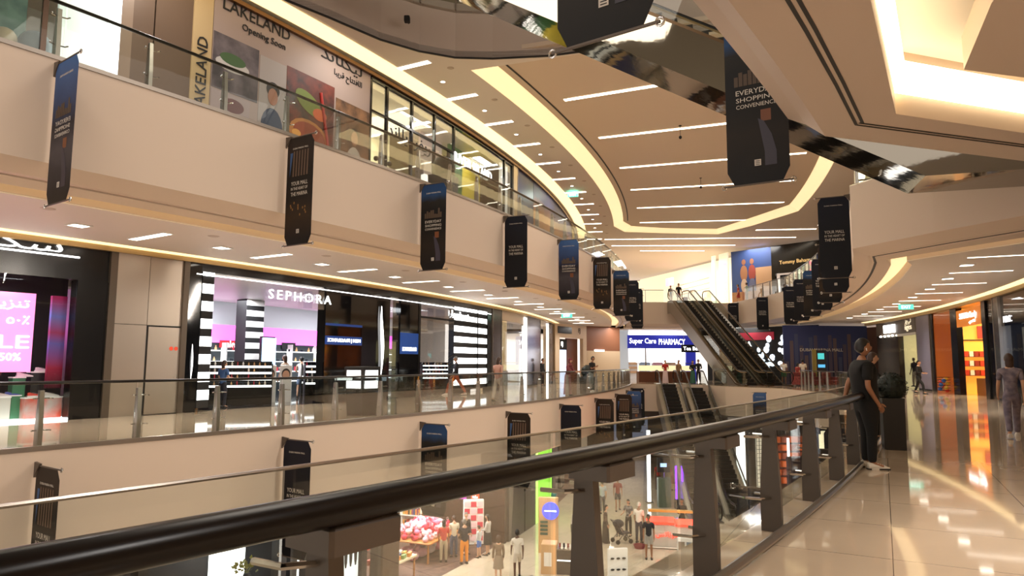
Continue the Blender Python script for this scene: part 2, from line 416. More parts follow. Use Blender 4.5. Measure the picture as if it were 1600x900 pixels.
def ledge(line, z, w=.08, h=.05):
    mb = MB()
    for (x0, y0), (x1, y1) in zip(line, line[1:]):
        d = Vector((x1 - x0, y1 - y0, 0)); n = Vector((-d.y, d.x, 0)).normalized() * w; a, b = Vector((x0, y0, z)), Vector((x1, y1, z))
        mb.add([a, b, b - n, a - n, a + Vector((0, 0, h)), b + Vector((0, 0, h)), b - n + Vector((0, 0, h)), a - n + Vector((0, 0, h))], [(0, 3, 2, 1), (4, 5, 6, 7), (0, 1, 5, 4), (1, 2, 6, 5), (2, 3, 7, 6), (3, 0, 4, 7)])
    return mb
tag(ledge([(1.9, 3.9), (2.93, 5.41), (4.57, 8.01), (6.58, 8.67), (8.0, 9.1), (9.5, 9.0)], 4.66, .12, .36).build('cove_glow', mat('coffer_light', 'FFF2CF', .5, emit=3.6, ecol='FFE8BC')), 'bright light line around the ceiling coffer above the camera walkway', 'cove light')
# double dark slot in the soffit
mb = MB()
for off in (0, .075):
    L = [tuple(P(105.85 + off, a, 4.395)) for a in [-46 + 12.7 * i / 16 for i in range(17)]]
    for p, q in zip(L, L[1:]):
        p, q = Vector(p), Vector(q); n = Vector((-(q - p).y, (q - p).x, 0)).normalized() * .018
        mb.add([p - n, q - n, q + n, p + n, p - n + Vector((0, 0, .03)), q - n + Vector((0, 0, .03)), q + n + Vector((0, 0, .03)), p + n + Vector((0, 0, .03))], [(0, 1, 2, 3), (4, 7, 6, 5), (0, 4, 5, 1), (2, 6, 7, 3)])
for off in (0, .07):
    p, q = Vector((4.3 - .02, 8.32 + off, 4.393)), Vector((12.0, 10.72 + off, 4.393)); n = Vector((-.3, .95, 0)) * .013
    mb.add([p - n, q - n, q + n, p + n, p - n + Vector((0, 0, .03)), q - n + Vector((0, 0, .03)), q + n + Vector((0, 0, .03)), p + n + Vector((0, 0, .03))], [(0, 1, 2, 3), (4, 7, 6, 5), (0, 4, 5, 1), (2, 6, 7, 3)])
tag(mb.build('air_slot', M['dark']), 'double black air slot running along the soffit above the camera', 'air vent')

# far part of the upper right slab
corner = (9.75, 19.65)
op = [corner, (10.55, 17.1), (11.35, 15.05), (12.1, 13.6), (13.6, 11.2)]
outer = pts(105.0, -26.3, -9.5, 24)
vend = [pp(104.3, -7.2), (18.9, 56.2), (18.9, 59.6), (17.0, 59.9), (12.9, 59.3), (pp(94.2, -4.6))]
far2 = [corner] + outer[1:] + [pp(104.3, -7.2), (18.9, 56.5), (18.6, 59.2), (12.6, 58.6), pp(94.2, -4.8), pp(86, -4.8), (-2, 66), (0, 84), (30, 84), (44, 60)] + pts(119, -12, -29, 10) + op[::-1][:-1]
struct('floor_right_upper', MB().prism(far2, Z2 - .03, Z2), M['floor'], 'floor of the upper level on the right and far side')
struct('wall_right_far_upper', MB().prism(far2, Z2 - 1.85, Z2 - .03), M['fascia'], 'beige slab edge of the upper level beyond the escalator opening')
def inset(poly_line, d):
    out = []
    for i, p in enumerate(poly_line):
        a = Vector(poly_line[max(i - 1, 0)]); b = Vector(poly_line[min(i + 1, len(poly_line) - 1)]); t = (b - a).normalized(); n = Vector((t.y, -t.x)); out.append((p[0] + n.x * d, p[1] + n.y * d))
    return out
edge2 = op[::-1] + outer[1:] + [pp(104.3, -7.2), (18.9, 56.5), (18.6, 59.2), (12.6, 58.6), pp(94.2, -4.8)]
def sweep(line, prof, closed=False):
    """prof: (inward offset, z) pairs swept along an XY line, inward = right of travel"""
    rows = [[(x, y, z) for (x, y) in inset(line, d)] for d, z in prof]
    mb = MB(); k = len(line)
    v = [q for r in rows for q in r]; f = []
    for j in range(len(rows) - 1):
        for i in range(k - 1): f.append((j * k + i, j * k + i + 1, (j + 1) * k + i + 1, (j + 1) * k + i))
    return mb.add(v, f)
struct('trim_3', sweep(edge2, [(0, 4.72), (.42, 4.52), (.5, 4.52), (.55, 4.50), (.62, 4.50), (.66, 4.46), (1.0, 4.41), (1.0, 4.70), (1.55, 4.70), (1.55, 4.40), (1.8, 4.40)]), M['fascia'], 'stepped soffit edge of the far upper slab')
tag(sweep(edge2, [(1.02, 4.69), (1.53, 4.69), (1.53, 4.66), (1.02, 4.66), (1.02, 4.69)]).build('cove_glow', M['cove']), 'warm glowing cove face curving along the middle level ceiling on the right', 'cove light')
tag(sweep(edge2, [(.53, 4.515), (.57, 4.49), (.61, 4.49), (.64, 4.495)]).build('air_slot', M['dark']), 'thin black slot following the curved soffit on the right', 'air vent')
cei = inset(edge2, 1.55)
struct('ceiling_right', MB().prism(cei + [pp(80, -3), (-6, 70), (0, 90), (34, 90), (46, 58)] + pts(119, -12, -29, 10), 4.37, 4.395), M['ceil'], 'pale ceiling of the middle level on the right and far side')
struct('ceiling_near_right', MB().prism([(11.9, 13.0), (16.8, 9.0), (22, 11), (20, 19), (12.4, 14.4)], 4.36, 4.40), M['ceil'], 'pale ceiling strip by the shops on the right')
# ground floor
struct('floor_ground', MB().prism(pts(90.6, -46, 0, 30)[::-1] + pts(119, -46, 0, 30), ZG - .03, ZG), M['gfloor'], 'cream polished floor of the ground level')
struct('floor_ground_shops', MB().prism(pts(80, -46, 0, 30)[::-1] + pts(90.6, -46, 0, 30), ZG - .03, ZG), mat('shop_carpet_brown', '6B4E40', .8, noise='4A342B', nscale=3.), 'brown patterned floor of the ground level shops')
# vent grille band under the left middle slab
mb = MB()
for i in range(58):
    a = -37.5 + i * .3
    mb.rev([(93.58, -2.06), (93.40, -2.13), (93.42, -2.16), (93.62, -2.09)], a, a + .285, .3)
tag(mb.build('air_grille', mat('grille_grey', '6A6058', .5, .5)), 'long grey air grille under the left slab edge above the ground level', 'air vent')

# ================================================================== UPPER CEILING (level three soffit)
open3 = pts(91.0, -46, -31.4, 12) + [pp(91.3, -30.6), pp(91.7, -29.4), pp(92.3, -28.6), pp(93.1, -28.0), pp(94.2, -27.6), pp(96, -27.2), pp(99, -26.9), pp(103, -26.8), pp(107, -27.0), pp(119, -27)]
rec = pts(93.05, -27.3, -8.9, 30) + [pp(93.9, -7.4), pp(97, -6.9), pp(101.4, -6.4), pp(103.4, -8.3)] + pts(105.6, -10.9, -26.4, 26)
rtop = pts(93.75, -27.1, -9.1, 30) + [pp(94.4, -7.9), pp(97.2, -7.2), pp(101.2, -6.8), pp(102.8, -8.8)] + pts(104.9, -11.3, -26.6, 26)
cpoly = open3 + [(44, 60), (30, 92), (-4, 92)] + pts(80, -2, -46, 20)
struct('ceiling_upper', MB().prism(cpoly, Z3, Z3 + .25, [rec[::-1]]), M['ceil'], 'pale ceiling of the upper level with a long sunken panel over the void')
vc = pts(92.6, -27.6, -5.8, 30) + pts(106, -5.8, -26.6, 30)
struct('ceiling_void', MB().prism(vc, 12.1, 12.25), M['vceil'], 'tan raised ceiling over the void')
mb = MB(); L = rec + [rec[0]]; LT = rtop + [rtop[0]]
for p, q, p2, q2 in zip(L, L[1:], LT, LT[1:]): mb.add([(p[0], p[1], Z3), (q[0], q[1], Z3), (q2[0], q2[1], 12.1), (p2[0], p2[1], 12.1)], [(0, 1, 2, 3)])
tag(mb.build('cove_glow', M['cove']), 'broad cream glowing cove face around the raised ceiling over the void', 'cove light')  # the riser itself glows as if washed by LEDs along it
struct('trim_4', MB().arc(94.05, 94.12, -27.3, -9.2, 12.08, 12.1), M['dark'], 'thin dark reveal line in the raised ceiling')
mb = MB(); L = open3
mbt = MB()
for p, q in zip(L, L[1:]):
    d = Vector((q[0] - p[0], q[1] - p[1])); n = Vector((d.y, -d.x)).normalized()
    A = [(p[0], p[1], Z3), (q[0], q[1], Z3), (q[0] + n.x * -.0, q[1], 13.75), (p[0], p[1], 13.75)]
    mb.add(A, [(0, 1, 2, 3)])
struct('wall_level_three', mb, M['brown'], 'curved taupe slab edge of the third level')
struct('trim_5', sweep(open3, [(-.03, Z3 - .03), (.03, Z3 - .03), (.03, Z3 + .02), (-.03, Z3 + .02)]), M['dark'], 'dark line under the third level slab edge')
struct('floor_level_three', MB().prism(open3 + [(44, 60), (30, 92), (-4, 92)] + pts(80, -2, -46, 20), 13.4, 13.5), M['floor'])
# upper hall of level three behind and above, olive grey
struct('ceiling_level_three', MB().prism(pts(80, -60, 0, 20)[::-1] + pts(124, -60, 0, 20), 19.6, 19.9), mat('olive_grey_ceiling', '8A7E68', .6), 'olive grey ceiling of the third level')
struct('wall_level_three_back', MB().prism([(-12, 34), (34, 30), (34, 30.3), (-12, 34.3)], 13.5, 19.6), mat('olive_grey_wall', '85775E', .6), 'olive grey wall of the third level')
# left shop-side cove of the upper level
tag(MB().rev([(90.2, Z3 - .05), (90.85, Z3 - .01), (90.85, Z3 - .04), (90.2, Z3 - .08)], -46, -6).build('cove_glow', M['covew']), 'bright warm glowing cove face above the upper left shopfronts', 'cove light')
struct('trim_6', MB().arc(89.7, 90.05, -46, -6, Z3 - .24, Z3 - .12), mat('bronze_trim', '6A4A2C', .3, .6), 'bronze trim above the upper left shopfronts')
# middle level shopfront heads
struct('trim_7', MB().arc(88.45, 88.75, -46, -3.5, 4.20, 4.33), M['gold'], 'gold trim above the left shopfronts')
tag(MB().arc(88.62, 88.92, -46, -3.5, 4.345, 4.368).build('cove_glow', M['covew']), 'bright glowing cove face above the left shopfronts', 'cove light')
struct('trim_8', MB().arc(110.55, 110.85, -46, -9, 4.14, 4.28), M['gold'], 'gold trim above the right shopfronts')
tag(MB().arc(110.35, 110.7, -46, -9, 4.345, 4.368).build('cove_glow', M['covew']), 'bright glowing cove face above the right shopfronts', 'cove light')

# ================================================================== CEILING LIGHTS
def strip(R0, R1, a, z, w, m, label, group, name='strip_light'):
    t = thing(name, label, 'ceiling light', P((R0 + R1) / 2, a, z), R_(a), group)
    L = (R1 - R0) / 2
    lpart(MB().box(-L, L, -w / 2, w / 2, -.012, .0), 'diffuser', m, t)
    lpart(MB().box(-L - .015, L + .015, -w / 2 - .015, -w / 2, -.016, .0).box(-L - .015, L + .015, w / 2, w / 2 + .015, -.016, .0).box(-L - .015, -L, -w / 2, w / 2, -.016, 0).box(L, L + .015, -w / 2, w / 2, -.016, 0), 'frame', M['white'], t)
    return t
for i, (a, r0, r1) in enumerate(((-24.4, 94.75, 104.2), (-21.27, 94.75, 104.2), (-18.0, 94.72, 104.2), (-14.95, 94.71, 104.15), (-11.8, 94.8, 104.4), (-8.7, 95.02, 102.8))):
    strip(r0, r1, a, 12.095, .24, M['strip2'], f'long light strip across the raised void ceiling, {ORD[i]} to the camera', 'long strips across the void ceiling')
for i, (a, r0, r1) in enumerate(((-7.3, 104.0, 108.5), (-5.4, 92.4, 108.0), (-3.4, 93.2, 104.0), (-1.7, 96.1, 102))):
    strip(r0, r1, a, Z3 - .005, .26, M['strip2'], f'long light strip in the flat far upper ceiling, {ORD[i]} to the camera', 'long strips in the far ceiling')
for i in range(12):
    a = -28.1 + 2.05 * i
    strip(90.85, 92.15, a, Z3 - .005, .24, M['strip'], f'short strip light over the upper left walkway, {ORD[i]} to the camera', 'short strips over the upper left walkway')
for i in range(13):
    a = -35.8 + 2.2 * i
    strip(89.95, 91.5, a, 4.368, .22, M['strip'], f'short strip light over the middle left walkway, {ORD[i]} to the camera', 'short strips over the middle left walkway')
for i in range(8):
    a = -26.2 + 1.9 * i
    strip(107.8, 109.5, a, 4.368, .13, M['strip'], f'thin strip light over the right walkway, {ORD[i]} to the camera', 'thin strips over the right walkway')
def downlight(p, label, group, sq=False):
    t = thing('downlight', label, 'ceiling light', p, R_(random.uniform(-30, -20)), group)
    if sq:
        lpart(MB().box(-.16, .16, -.16, .16, -.012, 0), 'lens', M['down'], t); lpart(MB().box(-.2, .2, -.2, -.16, -.02, 0).box(-.2, .2, .16, .2, -.02, 0).box(-.2, -.16, -.16, .16, -.02, 0).box(.16, .2, -.16, .16, -.02, 0), 'trim_ring', M['white'], t)
    else:
        lpart(MB().lathe([(.0, -.012), (.085, -.012), (.085, 0)], n=14), 'lens', M['down'], t); lpart(MB().lathe([(.086, -.001), (.086, -.016), (.12, -.01), (.12, 0)], n=14), 'trim_ring', M['white'], t)
for i in range(13): downlight(P(90.75, -36.8 + 2.2 * i, 4.368), f'square downlight over the middle left walkway, {ORD[i]} to the camera', 'square downlights on the left', True)
for i in range(8): downlight(P(108.0, -25.3 + 1.9 * i, 4.368), f'square downlight over the right walkway, {ORD[i]} to the camera', 'square downlights on the right', True)
for i in range(10): downlight(P(91.6, -27.05 + 2.05 * i, Z3 - .003), f'round downlight over the upper left walkway, {ORD[i]} to the camera', 'round downlights on the upper ceiling')
def small(name, p, label, cat, group, mb, m):
    o = mb.build(name, m); o.location = p; tag(o, label, cat, group); return o
for i in range(11):
    small('ceiling_speaker', P(92.5, -27.6 + 2.05 * i, Z3 - .02), f'round flush ceiling speaker on the upper left ceiling, {ORD[i]} to the camera', 'speaker', 'flush ceiling speakers upper left', MB().lathe([(.0, 0), (.09, -.0), (.13, .02)], n=12), M['brown'])
for i in range(11):
    small('ceiling_speaker', P(92.05, -35.3 + 2.2 * i, 4.355), f'round flush ceiling speaker on the middle left ceiling, {ORD[i]} to the camera', 'speaker', 'flush ceiling speakers middle left', MB().lathe([(.0, 0), (.1, -.0), (.14, .015)], n=12), M['brown'])
for i, (R, a) in enumerate(((98.6, -21.5), (98.9, -16.0))):
    t = thing('ceiling_sensor', f'small black sensor on a thin rod under the raised ceiling, {ORD[i]} to camera', 'sensor', P(R, a, 12.1))
    lpart(MB().tube([(0, 0, 0), (0, 0, -.5)], .012, 6), 'rod', M['blackm'], t); lpart(MB().ell((0, 0, -.55), .07, .07, .08), 'head', M['blackm'], t)
    lpart(MB().lathe([(.07, -.02), (.07, 0)], n=10), 'base', M['blackm'], t)
def exitsign(p, a, label):
    t = thing('exit_sign', label, 'exit sign', p, R_(a))
    lpart(MB().bbox(-.32, .32, -.03, .03, -.36, -.12, .01), 'panel', mat('exit_green', '39A98A', .4, emit=1.2, ecol='59D6B4'), t)
    lpart(MB().tube([(-.2, 0, 0), (-.2, 0, -.12)], .008, 6).tube([(.2, 0, 0), (.2, 0, -.12)], .008, 6), 'rod', M['chrome'], t)
    g = lambda u, v, w: Vector((u, -.03 - w, v))
    lpart(letters(MB(), g, 'EXIT', 0, -.24, w=.4, depth=.004), 'lettering', M['wlight2'], t)
exitsign(P(91.4, -16.0, Z3), -16, 'green exit sign hanging from the upper left ceiling')
exitsign(P(91.2, -16.6, 4.4), -16, 'green exit sign hanging from the middle left ceiling')
exitsign(P(108.3, -18.0, 4.4), -20, 'green exit sign hanging over the right walkway')
# two small cameras on the third-level edge
for (x, y, lab) in ((-3.45, 21.5, 'small black camera on the third level slab edge, the left one'), (.25, 22.95, 'small black camera on the third level slab edge, the right one')):
    t = thing('security_camera', lab, 'camera', (x, y, 12.5))
    lpart(MB().bbox(-.09, .09, -.12, .1, -.09, .09, .02), 'housing', M['blackm'], t); lpart(MB().tube([(0, .1, 0), (0, .32, .03)], .03, 8), 'bracket', M['blackm'], t)

# ================================================================== BALUSTRADES
def balustrade(name, label, Rp, sg, a0, a1, z, da, near=False, Rg=None, hr=.055):
    """posts at radius Rp, glass on the void side, handrail; sg=-1 left side, +1 right side"""
    t = thing(name, label, 'balustrade', P(Rp, a0, z))
    Rg = Rg or (Rp + .1 if sg < 0 else Rp - .1)
    hz = 1.02
    hR = Rp - .02 if sg < 0 else Rp + .17
    n = int(round((a1 - a0) / da)); arcs = [a0 + (a1 - a0) * i / (n * 4) for i in range(n * 4 + 1)]
    MB().tube([P(hR if near else Rp, a, z + (1.0 if near else 1.055)) for a in arcs], .062 if near else hr, 16 if near else 10, sy=.8 if near else .5).build('handrail', M['rail'], t, True)
    MB().tube([P(Rg + (.31 if near else 0), a, z + .05) for a in arcs] if near else [P(Rg, a, z + .02) for a in arcs], .035 if near else .02, 8).build('base_rail', M['steel'], t, True)
    if near: MB().tube([P(Rg, a, z + 1.075) for a in arcs], .007, 6).build('glass_edge_channel', M['steel'], t, True)
    for i in range(n):
        b0, b1 = a0 + da * i + .012, a0 + da * (i + 1) - .012
        MB().arc(Rg - .007, Rg + .007, b0, b1, z + .01, z + (1.07 if near else 1.04), .3).build('glass_panel', M['glass'], t)
    for i in range(n + 1):
        a = a0 + da * i + (.01 if near else .05)
        rad = Vector((math.cos(R_(a)), math.sin(R_(a)), 0)); tan = Vector((-rad.y, rad.x, 0)); c = P(Rp, a, z)
        mb = MB(); wb, wt, th = (.085, .05, .03) if near else (.078, .036, .035)
        sec = [(-wb, 0), (wb, 0), (wb * .95, .35), (wt, .93), (-wt, .93), (-wb * .95, .35)]
        if near: sec = [(-wb, -.0), (wb, -.0), (wb, .3), (wt, .90), (-wt, .90), (-wb, .3)]
        v = [c + rad * x + tan * s * th + Vector((0, 0, h)) for s in (-1, 1) for x, h in sec]; k = len(sec)
        mb.add(v, [tuple(range(k)), tuple(range(2 * k - 1, k - 1, -1))] + [(j, (j + 1) % k, (j + 1) % k + k, j + k) for j in range(k)])
        p = mb.build('post', M['steeld'] if near else M['steel'], t)
        for h in (.28, .80):
            cl = MB(); e = c + Vector((0, 0, h)); g = c + rad * (Rg - Rp) + Vector((0, 0, h)); o_ = rad * (Rg - Rp) * .3
            cl.tube([g - tan * .14, e - tan * .12 + o_, e - tan * .03, e + tan * .03, e + tan * .12 + o_, g + tan * .14], .012, 6)
            cl.build('glass_clamp', M['chrome'], p, True)
        if near:
            e = P((Rp + hR) / 2, a, z + .91)
            q = MB(); m = Matrix.Translation(e) @ Matrix.Rotation(R_(a), 4, 'Z'); q.bbox(-.11, .12, -.14, .14, -.04, .045, .012, m); q.build('rail_bracket', M['steeld'], p)
    return t
balustrade('balustrade', 'near glass balustrade with thick dark handrail in front of the camera', 105.42, 1, -38.41, -17.53, 0, .87, True, 105.24)
balustrade('balustrade', 'glass balustrade with thin rail along the middle left walkway', 94.08, -1, -38.65, -11.49, 0, .97)
balustrade('balustrade', 'glass balustrade with dark rail along the upper left walkway', 94.05, -1, -38.75, -4.80, Z2, .97)
def line_bal(name, label, pts_, z, gap=1.5):
    t = thing(name, label, 'balustrade', (pts_[0][0], pts_[0][1], z))
    MB().tube([(x, y, z + 1.05) for x, y in pts_], .025, 8).build('handrail', M['rail'], t, True)
    for (x0, y0), (x1, y1) in zip(pts_, pts_[1:]):
        d = Vector((x1 - x0, y1 - y0, 0)); L = d.length; d.normalize(); n = Vector((-d.y, d.x, 0)); k = max(1, int(L / gap + .5))
        for i in range(k):
            a = Vector((x0, y0, z)) + d * (L * i / k + .03); b = Vector((x0, y0, z)) + d * (L * (i + 1) / k - .03); q = n * .006
            MB().add([a - q, b - q, b + q, a + q] + [p + Vector((0, 0, 1.0)) for p in (a - q, b - q, b + q, a + q)], [(0, 3, 2, 1), (4, 5, 6, 7), (0, 1, 5, 4), (1, 2, 6, 5), (2, 3, 7, 6), (3, 0, 4, 7)]).build('glass_panel', M['glass'], t)
            m = Matrix.Translation(a - d * .03) @ Matrix.Rotation(math.atan2(d.y, d.x), 4, 'Z')
            MB().add([m @ Vector(c) for c in ((-.02, -.06, 0), (.02, -.06, 0), (.02, .06, 0), (-.02, .06, 0), (-.015, -.03, 1.03), (.015, -.03, 1.03), (.015, .03, 1.03), (-.015, .03, 1.03))], [(0, 3, 2, 1), (4, 5, 6, 7), (0, 1, 5, 4), (1, 2, 6, 5), (2, 3, 7, 6), (3, 0, 4, 7)]).build('post', M['steel'], t)
    return t
line_bal('balustrade', 'glass balustrade of the far upper level on the right by the hoarding', inset([corner] + outer[1:] + [pp(104.3, -7.2), (18.9, 56.5)], .12)[4:], Z2)
line_bal('balustrade', 'short glass balustrade on the upper level left of the escalator heads', [(pp(94.3, -4.7)), (12.9, 58.75)], Z2)
line_bal('balustrade', 'glass balustrade beside the foot of the upper escalators', [(17.9, 43.2), pp(104.6, -15.4), pp(105.2, -17.5)], 0)
line_bal('balustrade', 'far glass balustrade between the two escalator pairs', [(13.55, 47.0), (13.9, 45.2)], 0)
line_bal('balustrade', 'glass balustrade on the third level edge above the escalator', [open3[i] for i in range(13, 19)], 13.5, 1.6)
line_bal('balustrade', 'glass balustrade around the right escalator opening of the upper level', [(9.83, 19.4), (10.45, 17.6)], Z2)

# ================================================================== HANGING BANNERS
def grad_mat(name, stops, z0, z1, noise=.0, nscale=6., rough=.5):
    """a printed picture: colour bands over the height of the print, broken up by noise"""
    m = bpy.data.materials.new(name); m.use_nodes = True; nt = m.node_tree; b = nt.nodes['Principled BSDF']
    tc = nt.nodes.new('ShaderNodeTexCoord'); sp = nt.nodes.new('ShaderNodeSeparateXYZ'); nt.links.new(tc.outputs['Object'], sp.inputs[0])
    mr = nt.nodes.new('ShaderNodeMapRange'); mr.inputs['From Min'].default_value = z0; mr.inputs['From Max'].default_value = z1
    nt.links.new(sp.outputs['Z'], mr.inputs['Value'])
    n = nt.nodes.new('ShaderNodeTexNoise'); n.inputs['Scale'].default_value = nscale; n.inputs['Detail'].default_value = 5
    nt.links.new(tc.outputs['Object'], n.inputs['Vector'])
    s = nt.nodes.new('ShaderNodeMath'); s.operation = 'MULTIPLY_ADD'; s.inputs[1].default_value = noise; nt.links.new(n.outputs['Fac'], s.inputs[0])
    nt.links.new(mr.outputs[0], s.inputs[2])
    r = nt.nodes.new('ShaderNodeValToRGB'); els = r.color_ramp.elements
    els[0].position = stops[0][0]; els[0].color = lin(stops[0][1]); els[1].position = stops[-1][0]; els[1].color = lin(stops[-1][1])
    for p, c in stops[1:-1]: e = els.new(p); e.color = lin(c)
    nt.links.new(s.outputs[0], r.inputs[0]); nt.links.new(r.outputs[0], b.inputs['Base Color']); b.inputs['Roughness'].default_value = rough; b.inputs['Specular IOR Level'].default_value = .25
    return m
BF = {'everyday': grad_mat('banner_print_everyday', [(0, '0C0A0A'), (.25, '1E1710'), (.42, '0D0A09'), (.6, '0D0D11'), (.72, '1C1A17'), (.8, '1F3E66'), (1., '1C335A')], -2.45, .15, -.06, 5),
      'mall': grad_mat('banner_print_mall', [(0, '0A0809'), (.2, '2E2112'), (.36, '110C0A'), (.6, '0F0B0A'), (.75, '261B15'), (1., '201813')], -2.45, .15, -.1, 7),
      'navy': grad_mat('banner_print_navy', [(0, '08080E'), (.5, '090A12'), (1., '0C1022')], -2.45, .15, 0., 5),
      'dusk': grad_mat('banner_print_dusk', [(0, '0E0E12'), (.3, '3E3A40'), (.45, '171520'), (.62, '2A3C62'), (1., '3E649C')], -2.45, .15, -.1, 4)}
def make_banner(design, sd, mirror=False):
    t = thing('hanging_banner', '.', 'banner')
    s = 1 if sd < 0 else -1
    x0, x1, c = .06, .92, .10
    X = lambda x: x * s
    H = 2.45
    poly = [(X(x0 + c), 0), (X(x1 - c), 0), (X(x1), -.16), (X(x1), -H + .2), (X(x1 - c), -H), (X(x0 + c), -H), (X(x0), -H + .2), (X(x0), -.16)]
    n = len(poly)
    MBf = MB().add([(x, -.003, z) for x, z in poly] + [(x, .003, z) for x, z in poly], [tuple(range(n)), tuple(range(2 * n - 1, n - 1, -1))] + [(i, (i + 1) % n, (i + 1) % n + n, i + n) for i in range(n)])
    lpart(MBf, 'fabric', BF[design], t)
    for z in (0, -H):
        b = lpart(MB().tube([(X(.02 if z else 0), 0, z), (X(.97), 0, z)], .014, 8), 'crossbar', M['steeld'], t)
        for x in ((.02, .97) if z else (.97,)): lpart(MB().tube([(X(x) + .035 * math.cos(k * .7854), 0, z + .035 * math.sin(k * .7854)) for k in range(9)], .01, 6), 'ring', M['chrome'], b, True)
    lpart(MB().add([(X(0), -.02, .05), (X(.2), -.02, .03), (X(0), -.02, -.2), (X(0), .02, .05), (X(.2), .02, .03), (X(0), .02, -.2)], [(0, 1, 2), (3, 5, 4), (0, 3, 4, 1), (1, 4, 5, 2), (2, 5, 3, 0)]), 'bracket', M['steeld'], t)
    xc = X((x0 + x1) / 2)
    g = lambda u, v, w: Vector((xc + u, -.004 - w, v))
    tx = MB(); letters(tx, g, 'DUBAI MARINA MALL', 0, -.26, w=.5, depth=.001, w0=.001, mirror=mirror)
    if design in ('everyday', 'dusk'):
        for i, (s_, h) in enumerate((('EVERYDAY', -1.08), ('SHOPPING', -1.19), ('CONVENIENCE', -1.29))): letters(tx, g, s_, 0, h, w=.56, h=.075 - .008 * i, depth=.001, w0=.001, mirror=mirror)
    else:
        for s_, h, z in (('YOUR MALL', -1.06, .09), ('IN THE HEART OF', -1.18, .065), ('THE MARINA', -1.3, .085)): letters(tx, g, s_, 0, h, w=.54, h=z, depth=.001, w0=.001, mirror=mirror)
    lpart(tx, 'lettering', M['print'], t)
    lg = MB().mrect(g, -.045, .045, -2.19, -2.10, .001, .002)
    lgo = lpart(lg, 'logo', M['print'], t)
    lg2 = MB()
    for i in range(3): lg2.mrect(g, -.03, .03, -2.175 + .024 * i, -2.166 + .024 * i, .0022, .003)
    lpart(lg2, 'logo_mark', M['blackm'], lgo)
    if design in ('everyday', 'dusk'):
        sk = MB(); random.seed(3)
        for i in range(9):
            u = -.3 + .066 * i; sk.mrect(g, u, u + .055, -.98, -.98 + random.uniform(.1, .3), .001, .002)
        lpart(sk, 'skyline_print', mat('skyline_print', '4A3A2C', .6), t)
        road = MB().mpoly(g, [(.02, -1.5), (.1, -1.55), (.2, -1.75), (.26, -2.0), (.26, -2.2), (.1, -2.2), (.1, -2.0), (.06, -1.75)], .001, .002)
        lpart(road, 'road_print', mat('road_print', '2E2A38', .5), t)
        lpart(MB().mrect(g, .06, .2, -1.55, -1.38, .0005, .0009), 'orange_print', mat('orange_print', '6A3A1A', .5), t)
    elif design == 'mall':
        tw = MB()
        for i in range(6):
            u = -.24 + .09 * i; tw.mpoly(g, [(u, -.9), (u + .05, -.9), (u + .04 + .02, -.32), (u + .02, -.32)], .001, .002)
        lpart(tw, 'tower_print', mat('tower_print', '5A4638', .6), t)
        lg = MB()
        for q in range(12): lg.mell(g, random.uniform(-.28, .28), random.uniform(-1.9, -1.5), .02, .03, .001, .002, 8)
        lpart(lg, 'flower_print', mat('flower_print', '7A5524', .6), t)
        lpart(MB().mpoly(g, [(-.33, -.9), (-.33, -.35), (-.24, -.35)], .001, .002), 'sky_print', mat('sky_print', '30507E', .6), t)
    return t
PROTO = {}
def banner(design, sd, a, z, label, group, mirror=False, R=None, rz=None, loc=None):
    k = (design, sd, mirror)
    loc = loc or P(R or (RL if sd < 0 else RR), a, z); rz = R_(a) if rz is None else rz
    if k not in PROTO:
        t = make_banner(design, sd, mirror); t.location = loc; t.rotation_euler = (0, 0, rz); t['label'] = label; t['group'] = group; PROTO[k] = t
        return t
    return dup(PROTO[k], loc, rz, label, group)
LU = [(-35.82, 'dusk', True), (-32.93, 'mall', False), (-30.03, 'everyday', False), (-27.07, 'navy', False), (-24.02, 'dusk', False), (-20.9, 'mall', False), (-17.9, 'everyday', False), (-15.0, 'navy', False), (-12.1, 'navy', False), (-9.2, 'dusk', False)]
for i, (a, d, mir) in enumerate(LU): banner(d, -1, a, Z2 - .15, f'dark mall banner on the upper left slab edge, {ORD[i]} to the camera', 'banners along the upper left edge', mir)
LM = [(-35.72, 'mall'), (-32.8, 'navy'), (-29.9, 'everyday'), (-26.9, 'mall'), (-23.9, 'navy'), (-20.7, 'mall'), (-17.6, 'mall'), (-14.6, 'dusk'), (-11.8, 'navy')]
for i, (a, d) in enumerate(LM): banner(d, -1, a, -.26, f'dark mall banner on the middle left slab edge, {ORD[i]} to the camera', 'banners along the middle left edge')
RU = [(-35.82, 'everyday'), (-32.97, 'everyday'), (-26.15, 'navy'), (-23.6, 'navy'), (-21.2, 'mall'), (-18.8, 'navy'), (-16.4, 'everyday'), (-14.2, 'navy'), (-12.0, 'navy')]
for i, (a, d) in enumerate(RU): banner(d, 1, a, Z2 - .15, f'dark mall banner on the upper right slab edge, {ORD[i]} to the camera', 'banners along the upper right edge', R=105.2 if i == 0 else RR)
banner('navy', 1, -7.9, Z2 - .15, 'dark banner on the far upper slab edge right of the escalators', 'banners along the upper right edge', R=104.55)
banner('navy', 1, -5.6, Z2 - .15, 'dark banner on the far upper slab edge beside the escalator heads', 'banners along the upper right edge', loc=(18.85, 57.4, Z2 - .15), rz=R_(-8))
for i, (a, d) in enumerate(((-35.82, 'navy'), (-32.97, 'navy'), (-30.1, 'mall'), (-27.2, 'navy'), (-24.3, 'mall'))): banner(d, 1, a, -.26, f'dark banner under the near balustrade, {ORD[i]} to the camera', 'banners along the middle right edge')
banner('dusk', 1, -15.1, -.26, 'dark banner on the slab edge under the foot of the upper escalators', 'banners along the middle right edge', loc=(15.4, 42.0, -.3), rz=R_(-30))

